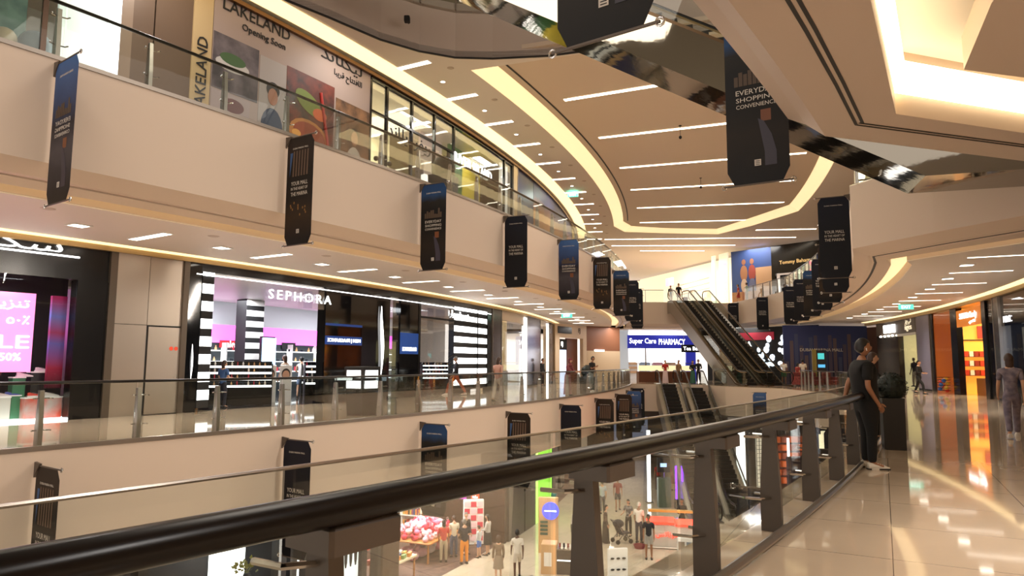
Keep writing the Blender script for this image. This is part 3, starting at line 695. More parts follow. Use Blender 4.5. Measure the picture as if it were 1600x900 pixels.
# ================================================================== ESCALATORS
M['bronze_deck'] = mat('bronze_deck', '5A4630', .35, .7)
def escalator(label, bot, top, h, w=1.0, clad='grey', mirrorclad=False, flat=1.1, gold=True):
    d = Vector((top[0] - bot[0], top[1] - bot[1], 0)); L = d.length; ang = math.atan2(d.y, d.x)
    t = thing('escalator', label, 'escalator', (bot[0], bot[1], bot[2]), ang)
    W2 = w / 2 + .28
    side = [(-flat, 0), (0, 0), (L, h), (L + flat, h), (L + flat, h - 1.0), (L + .35, h - 1.0), (.35, -1.0), (-flat, -1.0)]
    def sheet(y0, y1, poly):
        n = len(poly); return MB().add([(x, y0, z) for x, z in poly] + [(x, y1, z) for x, z in poly], [tuple(range(n)), tuple(range(2 * n - 1, n - 1, -1))] + [(i, (i + 1) % n, (i + 1) % n + n, i + n) for i in range(n)])
    cm = M['mirror'] if mirrorclad else mat('grey_escalator_cladding', '8E877E', .3, .55)
    lpart(sheet(-W2, -W2 + .06, side), 'side_cladding', cm, t); lpart(sheet(W2 - .06, W2, side), 'side_cladding', cm, t)
    und = [(-flat, -1.0), (.35, -1.0), (L + .35, h - 1.0), (L + flat, h - 1.0), (L + flat, h - .94), (L + .33, h - .94), (.33, -.94), (-flat, -.94)]
    lpart(sheet(-W2 + .06, W2 - .06, und), 'underside', cm, t)
    k = int(h / .2)
    for i in range(k + 1):
        x = L * i / k; z = h * i / k
        s = lpart(MB().box(x - .42 * (L / k) / .35, x, -w / 2, w / 2, z - .2, z), 'step', M['step'], t)
    for e in (0, 1):
        x, z = (-flat, 0) if not e else (L, h)
        lpart(MB().box(x, x + flat, -w / 2 - .1, w / 2 + .1, z - .03, z + .01), 'comb_plate', M['steel'], t)
    path = [(-flat + .1, 0), (-.2, 0), (.35, .12), (L - .1, h - .05), (L + .35, h), (L + flat - .1, h)]
    for sy in (-1, 1):
        y = sy * (w / 2 + .12)
        lo = [(x, z + .04) for x, z in path]; hi = [(x, z + .86) for x, z in path]
        poly = lo + hi[::-1]
        lpart(sheet(y - .008, y + .008, poly), 'glass_side', M['glass'], t)
        r = [(x, y, z + .93) for x, z in path]
        e0, e1 = path[0], path[-1]
        a0 = [(e0[0] - .36 * math.sin(q), y, e0[1] + .57 + .36 * math.cos(q)) for q in (3.0, 2.4, 1.8, 1.2, .6)]
        a1 = [(e1[0] + .36 * math.sin(q), y, e1[1] + .57 + .36 * math.cos(q)) for q in (.6, 1.2, 1.8, 2.4, 3.0)]
        lpart(MB().tube(a0 + r + a1, .04, 8), 'handrail', M['rail'], t, True)
        lpart(MB().tube([(x, y, z + .875) for x, z in path], .03, 6), 'rail_track', M['gold'] if gold else M['steel'], t)
        lpart(sheet(sy * (w / 2 + .02), sy * (W2 + .01), [(x, z - .02) for x, z in path] + [(x, z + .06) for x, z in path[::-1]]), 'deck_board', M['bronze_deck'] if gold else M['steel'], t)
    return t
escalator('left one of the two upper escalators rising to the bright shop', (15.55, 45.9, 0), (14.0, 57.25, 0), Z2)
escalator('right one of the two upper escalators beside the dark banner', (17.2, 45.9, 0), (15.75, 57.35, 0), Z2)
escalator('left one of the two escalators going down to the ground level', (10.0, 37.0, ZG), (10.75, 48.3, 0), -ZG, gold=False)
escalator('right one of the two escalators going down to the ground level', (11.95, 36.9, ZG), (12.55, 48.1, 0), -ZG, gold=False)
ph = R_(18); Lr = (Z2 + .36) / math.tan(R_(30))
b0 = Vector((9.2, 15.12, 6.3)); dr = Vector((-math.cos(ph), math.sin(ph), 0)); nn = Vector((dr.y, -dr.x, 0))
if nn.y < 0: nn = -nn
b1 = b0 - nn * .72
escalator('big mirror-clad escalator crossing overhead from right to upper left', (b1.x, b1.y, 6.25), (b1.x + dr.x * Lr, b1.y + dr.y * Lr, 0), Z2 + .36, mirrorclad=True, flat=2.6)

# ================================================================== PEOPLE
def skin(name, joints, edges, radii, m, parent, sub=2):
    me = bpy.data.meshes.new(name); me.from_pydata([Vector(j) for j in joints], edges, [])
    o = bpy.data.objects.new(name, me); COL.objects.link(o)
    md = o.modifiers.new('s', 'SKIN')
    for i, r in enumerate(radii):
        r = r if isinstance(r, tuple) else (r, r)
        me.skin_vertices[0].data[i].radius = r; me.skin_vertices[0].data[i].use_root = (i == 0)
    md.use_smooth_shade = True
    ss = o.modifiers.new('d', 'SUBSURF'); ss.levels = sub; ss.render_levels = sub
    dg = bpy.context.evaluated_depsgraph_get(); nm = bpy.data.meshes.new_from_object(o.evaluated_get(dg)); nm.name = name
    bpy.data.objects.remove(o); bpy.data.meshes.remove(me)
    for p in nm.polygons: p.use_smooth = True
    nm.materials.append(m)
    q = bpy.data.objects.new(name, nm); COL.objects.link(q)
    if parent is not None: q.parent = parent
    return q
def V3(a): return Vector(a)
SKIN = {'tan': mat('skin_tan', '9A6B4E', .5), 'light': mat('skin_light', 'C79A7C', .5), 'dark': mat('skin_dark', '5A3B2A', .5)}
HAIR = {'black': mat('hair_black', '0E0B0A', .5), 'brown': mat('hair_brown', '3A2417', .5), 'grey': mat('hair_grey', '77706A', .6), 'white': mat('hair_white', 'CFCAC2', .6)}
def cloth(c, noise=None): return mat('cloth_' + c + (noise or ''), c, .85, noise=noise, nscale=9.)
def person(label, x, y, z, face, H=1.72, top='222222', bottom='222222', skin_='tan', hair='short', hc='black', legs='trousers', sleeves='short', shoes='1A1A1A',
           pose='stand', arms=None, lean=0., girth=1., topn=None, botn=None, long_top=False, group=None, detail=False, cat='person', stride=0.):
    """a figure facing local +Y; face = heading in degrees of that +Y axis measured from world +X"""
    t = thing('person', label, cat, (x, y, z), R_(face - 90), group)
    h = H; S = SKIN[skin_]; f = 1.0
    hip = .53 * h; kn = .285 * h; an = .045 * h
    if pose == 'sit': pz = .47
    # legs
    def leg(sx):
        st = stride * sx
        if pose == 'sit':
            return [(sx * .055 * h, 0, .28 * h), (sx * .07 * h, .25 * h, .28 * h), (sx * .07 * h, .27 * h, an), (sx * .075 * h, .27 * h + .09 * h, .015 * h)]
        ky = .05 * h * (1 if st > 0 else 0) + st * .12 * h; ay = st * .24 * h
        lift = .03 * h if st < 0 else 0
        return [(sx * .05 * h, 0, .50 * h), (sx * .058 * h, ky + .01 * h, kn), (sx * .062 * h, ay, an + lift), (sx * .07 * h, ay + .085 * h, .018 * h + lift * .4)]
    dz = (.28 - .50) * h if pose == 'sit' else 0.
    ly = lean * h
    tor = [(0, 0, .53 * h + dz), (0, ly * .35, .60 * h + dz), (0, ly * .7, .70 * h + dz), (0, ly, .785 * h + dz), (0, ly * 1.1, .835 * h + dz), (0, ly * 1.2 + .01 * h, .875 * h + dz)]
    A = {-1: [(.02, .0, -.165), (.0, .06, -.145)], 1: [(.02, .0, -.165), (.0, .06, -.145)]}
    if arms == 'walk': A = {-1: [(.02, .05, -.16), (.0, .09, -.12)], 1: [(.02, -.04, -.16), (.0, .01, -.15)]}
    if arms == 'hold': A = {-1: [(.03, .02, -.155), (-.05, .13, -.01)], 1: [(.03, .02, -.155), (-.05, .13, -.01)]}
    if arms == 'rail': A = {-1: [(.03, .08, -.14), (-.03, .14, -.01)], 1: [(.03, .08, -.14), (-.03, .14, -.01)]}
    if arms == 'phone': A = {-1: [(.03, .0, -.16), (.0, .05, -.15)], 1: [(.02, .05, -.15), (-.06, .10, .06)]}
    if arms == 'reach': A = {-1: [(.02, .0, -.165), (.0, .06, -.145)], 1: [(.02, .11, -.09), (.0, .15, .01)]}
    if arms == 'pocket': A = {-1: [(.03, -.06, -.15), (.02, -.02, -.10)], 1: [(.02, -.01, -.165), (-.02, .075, -.12)]}
    if arms == 'push': A = {-1: [(.03, .04, -.15), (-.01, .15, -.02)], 1: [(.03, .04, -.15), (-.01, .15, -.02)]}
    def arm(sx):
        s = V3((sx * .098 * h * (1 if girth < 1.1 else 1.08), tor[3][1], .790 * h + dz)); e = s + V3((sx * A[sx][0][0], A[sx][0][1], A[sx][0][2])) * h; w = e + V3((sx * A[sx][1][0], A[sx][1][1], A[sx][1][2])) * h
        return s, e, w
    j = [tuple(q) for q in tor]; r = [.040 * h, .046 * h, .058 * h, .052 * h, .034 * h, .030 * h]; ed = [(i, i + 1) for i in range(5)]
    LG = {}
    if legs == 'trousers': r[0] = .03 * h
    for sx in (-1, 1):
        b = len(j); L = leg(sx); LG[sx] = L; j += L; r += [(.026 if legs == 'trousers' else .036) * h, (.026 if legs == 'trousers' else .032) * h, .022 * h, .018 * h]; ed += [(0, b), (b, b + 1), (b + 1, b + 2), (b + 2, b + 3)]
    AM = {}
    for sx in (-1, 1):
        b = len(j); s, e, w = arm(sx); AM[sx] = (s, e, w); hd = (w - e).normalized(); j += [tuple(s), tuple(e), tuple(w), tuple(w + hd * .045 * h)]; r += [.023 * h, .023 * h, .0155 * h, (.020 * h, .012 * h)]; ed += [(3, b), (b, b + 1), (b + 1, b + 2), (b + 2, b + 3)]
    body = skin('body', j, ed, r, S, t, 1)
    # head, nose, ears and separate fingers joined to the body mesh
    hc_ = V3((0, tor[5][1] + .012 * h, .932 * h + dz)); mb = MB()
    n0, m0 = 16, 12
    for jv in range(1):
        v = []; fc = []
        for a in range(m0 + 1):
            th = math.pi * a / m0
            for b in range(n0):
                p = 2 * math.pi * b / n0
                q = V3((.044 * math.sin(th) * math.cos(p), .054 * math.sin(th) * math.sin(p), -.068 * math.cos(th)))
                if q.z < -.01: k = 1 - .32 * (-.01 - q.z) / .058; q.x *= k; q.y = q.y * k + .006 * (1 - k) * 3
                if q.y > .045 and -.022 < q.z < .008: q.y += .012 * (1 - abs(q.x) / .02) if abs(q.x) < .02 else 0
                if q.y > .03 and .004 < q.z < .02 and abs(q.x) > .008: q.y -= .004
                v.append(hc_ + q * h)
        for a in range(m0):
            for b in range(n0): c = (b + 1) % n0; fc.append((a * n0 + b, a * n0 + c, (a + 1) * n0 + c, (a + 1) * n0 + b))
        mb.add(v, fc)
    for sx in (-1, 1):
        mb.ell(hc_ + V3((sx * .045, -.002, -.004)) * h, .006 * h, .012 * h, .018 * h, 8, 6)
        s, e, w = AM[sx]; d = (w - e).normalized(); up = V3((0, 1, 0)) if abs(d.y) < .7 else V3((0, 0, -1)); sd = d.cross(up).normalized(); up = sd.cross(d).normalized()
        pm = w + d * .05 * h
        for k_, (o_, ln) in enumerate(((-.015, .036), (-.005, .042), (.005, .040), (.015, .031))):
            q0 = pm + up * o_ * h; q1 = q0 + d * ln * .55 * h + sd * (-sx) * .004 * h; q2 = q1 + d * ln * .4 * h + sd * (-sx) * .012 * h
            mb.tube([q0 - d * .012 * h, q0, q1, q2], [.0058 * h, .0056 * h, .005 * h, .004 * h], 6)
        q0 = w + d * .02 * h + up * .014 * h; mb.tube([q0, q0 + up * .014 * h + d * .014 * h, q0 + up * .02 * h + d * .036 * h], [.007 * h, .006 * h, .0045 * h], 6)
    hm = mb.mesh('h', S, True)
    bm = bmesh.new(); bm.from_mesh(body.data); bm.from_mesh(hm); bm.to_mesh(body.data); bm.free(); bpy.data.meshes.remove(hm)
    for p in body.data.polygons: p.use_smooth = True
    eye = MB()
    for sx in (-1, 1): eye.ell(hc_ + V3((sx * .017, .0475, .010)) * h, .0065 * h, .004 * h, .0035 * h, 8, 6)
    lpart(eye, 'eyes', mat('eye_dark', '1C1412', .3), t)
    lpart(MB().ell(hc_ + V3((0, .046, -.032)) * h, .013 * h, .005 * h, .0035 * h, 8, 6), 'mouth', mat('lip', '7A4238', .5), t)
    # clothes
    g = girth; gg = 1 + (g - 1) * .4; tj = [(0, 0, .485 * h + dz), (0, 0, .55 * h + dz)] + [tuple(q) for q in tor[1:5]]; tr = [(.078 * h * g, .068 * h * g), (.076 * h * g, .067 * h * g), (.072 * h * g, .064 * h * g), (.078 * h * g, .068 * h * g), (.070 * h * gg, .060 * h * gg), (.036 * h, .034 * h)]
    te = [(i, i + 1) for i in range(5)]
    for sx in (-1, 1):
        s, e, w = AM[sx]; b = len(tj)
        if sleeves == 'long': tj += [tuple(s), tuple(e), tuple(w)]; tr += [.037 * h * gg, .031 * h, .024 * h]; te += [(4, b), (b, b + 1), (b + 1, b + 2)]
        elif sleeves == 'short': q = s + (e - s) * .75; tj += [tuple(s), tuple(q)]; tr += [.038 * h * gg, .034 * h * gg]; te += [(4, b), (b, b + 1)]
        else: tj += [tuple(s)]; tr += [.032 * h]; te += [(4, b)]
    if long_top: b = len(tj); tj.append((0, 0, .40 * h)); tr.append((.10 * h, .085 * h)); te.append((5, b))
    skin('shirt', tj, te, tr, cloth(top, topn), t, 2)
    if legs in ('trousers', 'shorts'):
        pj = [(0, 0, .59 * h + dz), (0, 0, .535 * h + dz)]; pr = [(.066 * h * g, .058 * h * g), (.070 * h * g, .060 * h * g)]; pe = [(0, 1)]
        for sx in (-1, 1):
            L = [V3(q) for q in LG[sx]]; L[0] = V3((L[0].x, L[0].y, L[0].z - .04 * h)); b = len(pj)
            if legs == 'trousers': pj += [tuple(L[0]), tuple(L[1]), tuple(L[2])]; pr += [.052 * h * g, .043 * h, .033 * h]; pe += [(1, b), (b, b + 1), (b + 1, b + 2)]
            else: pj += [tuple(L[0]), tuple(L[0].lerp(L[1], .85))]; pr += [.050 * h, .048 * h]; pe += [(1, b), (b, b + 1)]
        skin('trousers' if legs == 'trousers' else 'shorts', pj, pe, pr, cloth(bottom, botn), t, 2)
    else:
        lowz = .03 * h if legs == 'gown' else .27 * h
        mb = MB(); prof = [(.085 * h, .56 * h), (.10 * h, .48 * h), (.115 * h, .3 * h), (.135 * h, lowz), (.125 * h, lowz)] if legs == 'gown' else [(.085 * h, .56 * h), (.10 * h, .48 * h), (.125 * h, lowz), (.115 * h, lowz)]
        lpart(mb.lathe(prof, (0, 0, 0), 18, 1, .8), 'skirt', cloth(bottom, botn), t, True)
    for sx in (-1, 1):
        a_, b_ = V3(LG[sx][2]), V3(LG[sx][3]); mb = MB()
        c = V3((a_.x, a_.y, 0)); dz2 = b_.z - .018 * h
        pr = [(-.035, .0), (-.03, .024), (.0, .028), (.04, .026), (.08, .024), (.115, .018), (.125, .0)]
        v = []; 
        for yy, wd in pr:
            for (xx, zz) in ((-1, .0), (1, .0), (1, .5), (.6, 1), (-.6, 1), (-1, .5)):
                hh = .05 * h * (1.0 if yy < .03 else max(.35, 1 - (yy - .03) * 7)); v.append(c + V3((xx * max(wd, .008) * h, yy * h, zz * hh + dz2)))
        fc = [tuple(range(6)), tuple(range(len(v) - 1, len(v) - 7, -1))]
        for i in range(len(pr) - 1):
            for k in range(6): q = (k + 1) % 6; fc.append((i * 6 + k, i * 6 + q, i * 6 + 6 + q, i * 6 + 6 + k))
        sh = lpart(mb.add(v, fc), 'shoe', mat('shoe_' + shoes, shoes, .5), t)
        if detail:
            lpart(MB().box(a_.x - .026 * h, a_.x + .026 * h, a_.y - .037 * h, a_.y + .122 * h, 0, .011 * h), 'sole', mat('sole_dark', '2A2522', .6), sh)
            q = MB()
            for k in range(4): q.tube([(a_.x - .018 * h, a_.y + (.03 + .016 * k) * h, (.047 - .005 * k) * h), (a_.x + .018 * h, a_.y + (.036 + .016 * k) * h, (.048 - .005 * k) * h)], .003 * h, 5)
            lpart(q, 'laces', M['white'], sh)
    # hair
    HM = HAIR[hc] if hc in HAIR else cloth(hc)
    if hair != 'bald':
        v = []; fc = []; mb = MB(); n = 16; mrows = 9
        lo = {'short': -.25, 'long': -.3, 'hijab': -.75, 'bun': -.3, 'cap': .05}[hair]
        for a in range(mrows + 1):
            th = math.pi * .5 * a / mrows * (1.22 if hair != 'hijab' else 1.6)
            for b in range(n):
                p = 2 * math.pi * b / n; fr_ = max(0., min(1., (math.sin(p) + .25) / .6)); fr_ = fr_ * fr_ * (3 - 2 * fr_)
                tt = th * (1 - (.42 if hair != 'cap' else .2) * fr_)
                k = 1.09 if hair != 'hijab' else 1.16
                v.append(hc_ + V3((.046 * k * math.sin(tt) * math.cos(p), .056 * k * math.sin(tt) * math.sin(p) - .004, .068 * k * math.cos(tt))) * h)
        for a in range(mrows):
            for b in range(n): c = (b + 1) % n; fc.append((a * n + b, a * n + c, (a + 1) * n + c, (a + 1) * n + b))
        fc.append(tuple(range(mrows * n, mrows * n + n)))
        mb.add(v, fc)
        if hair == 'long':
            mb.ell(hc_ + V3((0, -.035, -.05)) * h, .045 * h, .022 * h, .085 * h, 12, 8)
            mb.ell(hc_ + V3((0, -.032, -.10)) * h, .04 * h, .018 * h, .07 * h, 12, 8)
        if hair == 'short': mb.ell(hc_ + V3((0, -.022, -.012)) * h, .043 * h, .036 * h, .036 * h, 12, 8)
        if hair == 'bun': mb.ell(hc_ + V3((0, -.06, .02)) * h, .022 * h, .022 * h, .022 * h, 10, 8)
        if hair == 'hijab':
            mb.lathe([(.03 * h, -.04 * h), (.05 * h, -.07 * h), (.085 * h, -.13 * h), (.07 * h, -.14 * h)], hc_ + V3((0, -.006, .0)) * h, 14, 1, .85)
        lpart(mb, {'hijab': 'headscarf', 'cap': 'cap'}.get(hair, 'hair'), HM, t, True)
    if detail:
        lpart(MB().ell(hc_ + V3((.046, .004, -.012)) * h, .006 * h, .006 * h, .007 * h, 8, 6).tube([hc_ + V3((.047, .005, -.014)) * h, hc_ + V3((.047, .008, -.028)) * h], .003 * h, 6), 'earbud', M['white'], t)
    return t
FX = lambda R, a: (P(R, a)[0], P(R, a)[1])
# middle level, our side
person('man in black t-shirt and black trousers leaning back on the near dark handrail', 4.95, 9.80, 0, -6, 1.79, '070708', '060607', 'tan', 'short', 'black', arms='pocket', shoes='D8D2C6', girth=1.5, detail=True, lean=-.02)
person('person in dark clothes standing behind the black planter, next to the man in black', 6.95, 13.5, 0, -10, 1.66, '17161A', '141416', 'light', 'short', 'brown', sleeves='long', arms='phone')
person('woman in black walking past the steel pillar with white papers in her hand', 20.2, 34.7, 0, -60, 1.63, '0F0F12', '0E0E11', 'light', 'bun', 'black', sleeves='long', arms='hold', stride=.7, shoes='0C0C0C')
person('woman with long fair brown hair in a grey patterned top and trousers walking away', 9.95, 13.96, 0, 62, 1.66, '8E8289', '857A86', 'light', 'long', 'brown', arms='walk', stride=.8, topn='5A5464', botn='5C5668', shoes='C9C3BA')
# left walkway, middle level
person('woman in white sleeveless top and denim shorts in front of the cosmetics displays', -8.15, 27.1, 0, 100, 1.62, 'D9D6D2', '6E7C94', 'light', 'short', 'black', legs='shorts', sleeves='none', arms='hold', stride=.3)
person('shop visitor in a blue top with an orange bag beside the striped shop column', -8.9, 21.6, 0, 70, 1.45, '3C5C8C', '2A2A35', 'light', 'long', 'brown', arms='hold')
person('shopper with bare arm in a beige top reaching over the cosmetics display', -8.3, 25.6, 0, 150, 1.66, 'CDB29A', '39342F', 'light', 'long', 'brown', sleeves='none', arms='reach')
person('walking person in a black jacket and rust trousers by the black and white stripes', -2.42, 30.6, 0, 200, 1.68, '16151A', 'A5512E', 'tan', 'short', 'grey', sleeves='long', arms='walk', stride=1.0, shoes='C8B8A8')
x_, y_ = FX(93.7, -22.35); person('woman in maroon headscarf and pink dress leaning on the left balustrade', x_, y_, 0, -30, 1.63, '7A3A3E', 'B58A8E', 'light', 'hijab', '6E2F34', legs='gown', sleeves='long', arms='rail', lean=.05)
x_, y_ = FX(93.6, -19.6); person('man in black top and grey trousers looking at his phone by the left balustrade', x_, y_, 0, -40, 1.76, '101114', '8D9291', 'tan', 'short', 'black', arms='phone', shoes='E8E6E2', lean=.04)
x_, y_ = FX(89.0, -14.6); person('person in a dark outfit standing in the doorway of the cream shop on the left', x_, y_, 0, -30, 1.7, '1C1A1C', '262226', 'tan', 'short', 'black', sleeves='long')
x_, y_ = FX(93.2, -26.1); person('person in a pale pink top behind the rail beside the brown shop pillar', x_, y_, 0, 60, 1.62, 'C89C8E', 'D3C8BC', 'light', 'long', 'brown', arms='walk', stride=.5)
# far middle level
person('woman in red top and long pale pink skirt stepping on the left down escalator', 10.75, 48.9, 0, -90, 1.66, 'B02A24', 'E2C4C0', 'light', 'short', 'black', legs='gown', arms='hold')
person('person in a beige coat waiting near the right down escalator', 12.1, 50.6, 0, -70, 1.68, '9A7A5A', '5C4A3A', 'light', 'long', 'brown', sleeves='long')
person('person in black top and long green dress at the head of the right down escalator', 12.75, 49.2, 0, -90, 1.64, '101012', '3D6B58', 'light', 'long', 'black', legs='gown', sleeves='long', arms='hold')
person('person in black with a rucksack behind the green dress at the down escalator', 13.5, 50.5, 0, -100, 1.72, '0E0E10', '1B1B20', 'tan', 'short', 'black', sleeves='long', arms='hold')
person('man in a white shirt and green shorts in front of the blue skyline hoarding', 18.3, 47.0, 0, 80, 1.74, 'E4DCD0', '3F6A48', 'tan', 'short', 'black', legs='shorts')
person('man in a cream shirt beside the olive directory stand', 19.6, 47.0, 0, 70, 1.76, 'E0D5C4', '6A5A4C', 'tan', 'short', 'black')
person('person in a red patterned dress near the seating by the far hoarding', 18.9, 46.2, 0, 20, 1.5, '9A3A34', '8E3E3A', 'light', 'long', 'black', legs='skirt')
# upper level by the escalator heads
person('person in black top and pale shorts at the head of the upper escalators', 13.85, 60.3, Z2, -90, 1.62, '15151A', 'B3A48A', 'tan', 'short', 'black', legs='shorts', stride=.3)
person('taller person in black with dark red shorts beside a suitcase at the escalator heads', 14.6, 60.5, Z2, -90, 1.84, '111114', '6A2A28', 'tan', 'short', 'black', legs='shorts', arms='walk')
person('woman in a red dress by the beach couple hoarding', 19.3, 58.9, Z2, 170, 1.6, 'A0382E', '9A342C', 'light', 'long', 'black', legs='skirt')
person('person in a green shirt by the beach couple hoarding', 19.95, 58.6, Z2, 150, 1.72, '4E8A5E', '7A7468', 'tan', 'short', 'black')
# ground level
person('man in black t-shirt and grey shorts standing in front of the counter with red neon', 5.7, 29.6, ZG, -100, 1.78, '20232A', 'A7A6A2', 'tan', 'short', 'black', legs='shorts', shoes='1E1E20')
person('man in white shirt and shorts walking on the cream ground floor', .25, 26.9, ZG, 95, 1.76, 'DDD6CC', 'C9BFB2', 'dark', 'short', 'black', legs='shorts', stride=.5, arms='walk')
person('woman with long brown hair and black bag beside the man in white shorts', -.45, 26.6, ZG, 95, 1.62, '7A6654', '8C7C6C', 'light', 'long', 'brown', sleeves='long', legs='skirt', stride=.4)
person('man in navy shirt and orange trousers at the pink soft toy table', -1.85, 28.7, ZG, 110, 1.74, '15192A', 'E08A1E', 'light', 'short', 'grey', arms='hold', girth=1.12)
person('woman in red top and beige trousers at the pink soft toy table', -2.7, 28.95, ZG, 100, 1.66, 'C23A30', 'B8A88C', 'tan', 'long', 'black')
person('woman in cream top between the red top and the orange trousers', -2.35, 29.7, ZG, 110, 1.66, 'CFC6B0', '3A4660', 'light', 'bun', 'brown')
person('person in a dark vest behind the man in orange trousers', -1.9, 30.2, ZG, -60, 1.7, '1C1C22', '30303A', 'light', 'short', 'grey', sleeves='long')
person('woman in grey top and black skirt by the magazine stand', -.95, 30.0, ZG, 160, 1.66, 'B8B2AC', '17171A', 'light', 'long', 'black', legs='skirt', sleeves='long', arms='hold')
person('child in pale top and blue shorts by the magazine stand', -1.3, 29.6, ZG, 150, 1.3, 'BFC4C6', '3A6EC0', 'light', 'short', 'brown', legs='shorts', sleeves='long')
person('man in dark red shirt and dark shorts walking on the ground floor', 5.85, 39.0, ZG, -95, 1.76, '7A2226', '23222C', 'tan', 'short', 'black', legs='shorts', stride=.5, arms='walk')
person('woman in black and white check blouse beside the pushchair', 5.5, 33.4, ZG, -120, 1.66, '8C8A8A', '18181B', 'light', 'long', 'black', topn='2E2C30', arms='push')
person('man in white shirt and navy trousers at the counter with red neon', 5.75, 32.1, ZG, 60, 1.78, 'E6E0D4', '1E2336', 'tan', 'cap', 'white')
person('woman in brown patterned dress standing left of the pushchair', 4.25, 32.1, ZG, -10, 1.66, '3A2E2A', '2C2422', 'light', 'long', 'black', legs='gown', topn='6A5A4A', sleeves='long')
person('child in a blue green dress by the lime green shop front', 2.3, 38.0, ZG, -60, 1.35, '3F6A70', '4A7A80', 'tan', 'long', 'black', legs='skirt')
person('person in pale shirt and black trousers standing at the tan kiosk', 2.75, 31.6, ZG, -20, 1.72, 'A9A39C', '17171B', 'tan', 'short', 'black', arms='hold', lean=.04)
person('person in pale blue shirt walking on the far left of the ground floor', 4.9, 38.2, ZG, 90, 1.74, 'A4AEB8', '4A4A52', 'light', 'short', 'grey', stride=.5)
person('person in pink walking far off beside the tall white light column on the ground floor', 10.3, 45.0, ZG, 60, 1.66, 'B06A74', '9A6468', 'light', 'long', 'black', legs='skirt')
person('person in red far off on the ground floor left of the white light column', 9.4, 45.4, ZG, 90, 1.7, '9A2A2A', '5A3A3A', 'tan', 'short', 'black')
person('seated person in black behind the counter with red neon', 8.0, 33.4, ZG, -100, 1.7, '141416', '141416', 'tan', 'short', 'black', sleeves='long', arms='hold')

# pushchair
t = thing('pushchair', 'dark pushchair with a small child beside the woman in check blouse', 'pushchair', (4.95, 32.1, ZG), R_(200))
fr = mat('pushchair_frame', '3A3A40', .4, .4)
lpart(MB().tube([(-.35, -.25, .12), (.0, -.25, .55), (.4, -.25, 1.0)], .018).tube([(-.35, .25, .12), (.0, .25, .55), (.4, .25, 1.0)], .018).tube([(.4, -.25, 1.0), (.4, .25, 1.0)], .02).tube([(.3, -.25, .12), (-.05, -.25, .5)], .018).tube([(.3, .25, .12), (-.05, .25, .5)], .018), 'frame', fr, t)
lpart(MB().add([(-.35, -.2, .42), (.1, -.2, .38), (.32, -.2, .85), (.26, -.2, .88), (.05, -.2, .46), (-.35, -.2, .48), (-.35, .2, .42), (.1, .2, .38), (.32, .2, .85), (.26, .2, .88), (.05, .2, .46), (-.35, .2, .48)], [(0, 1, 2, 3, 4, 5), (11, 10, 9, 8, 7, 6)] + [(i, (i + 1) % 6, (i + 1) % 6 + 6, i + 6) for i in range(6)]), 'seat', cloth('2B2B33'), t)
lpart(MB().ell((.14, 0, .85), .26, .24, .18), 'hood', cloth('24242B'), t, True)
for x in (-.35, .3):
    for y in (-.25, .25): lpart(MB().tube([(x, y - .02, .1), (x, y + .02, .1)], .1, 14), 'wheel', M['blackm'], t)
person('small child in pale top sitting in the pushchair', 4.93, 32.1, ZG + .22, 110, .85, 'D0C4B8', '5A5A66', 'light', 'short', 'brown', pose='sit')
small('basket', (5.6, 31.2, ZG), 'round dark red basket on the ground floor beside the pushchair', 'basket', None, MB().lathe([(.0, 0), (.2, 0), (.26, .16), (.24, .16), (.19, .02), (0, .02)], n=18), cloth('7A2430'))
# suitcase
t = thing('suitcase', 'small dark red suitcase beside the taller person at the escalator heads', 'suitcase', (15.15, 60.4, Z2))
lpart(MB().bbox(-.2, .2, -.12, .12, .06, .62, .03), 'shell', cloth('5A2A30'), t); lpart(MB().tube([(-.1, 0, .62), (-.1, 0, .98), (.1, 0, .98), (.1, 0, .62)], .012), 'handle', M['steel'], t)
for x in (-.15, .15): lpart(MB().tube([(x, -.08, .03), (x, .08, .03)], .03, 8), 'wheel', M['blackm'], t)
# papers held by the woman in black

# ================================================================== SHOPS
def radface(R0, a0, z0=0.):      # a wall standing across a walkway, seen looking along it: u outward, w towards the camera
    o = P(R0, a0, z0); r = Vector((math.cos(R_(a0)), math.sin(R_(a0)), 0)); n = Vector((r.y, -r.x, 0))
    return lambda u, v, w: o + r * u + n * w + Vector((0, 0, v))
def put(m, g, u0, u1, v0, v1, w0, w1, name, parent, du=.6): return MB().mrect(g, u0, u1, v0, v1, w0, w1, du).build(name, m, parent)
def word(m, g, s, u, v, name, parent, **k): return letters(MB(), g, s, u, v, **k).build(name, m, parent)
def U_(R, a0, a1): return math.radians(a1 - a0) * R
def one(mb, name, m, label, cat, group=None, smooth=False): return tag(mb.build(name, m, None, smooth), label, cat, group)
def clone(proto, loc, rz, label, group, s=1.):
    c = proto.copy(); COL.objects.link(c); c.location = loc; c.rotation_euler = (0, 0, rz); c.scale = (s, s, s); c['label'] = label; c['category'] = proto['category']; c['group'] = group
    return c
RU_ = math.radians

# --- middle level, left: solid back wall behind everything
struct('wall_left_back', MB().arc(79.5, 80, -46, -9, 0, 4.37), M['white'])
struct('ceiling_shop', MB().arc(80, 88.5, -31.6, -19.6, 3.92, 4.0), M['white'], 'white ceiling inside the cosmetics shop')
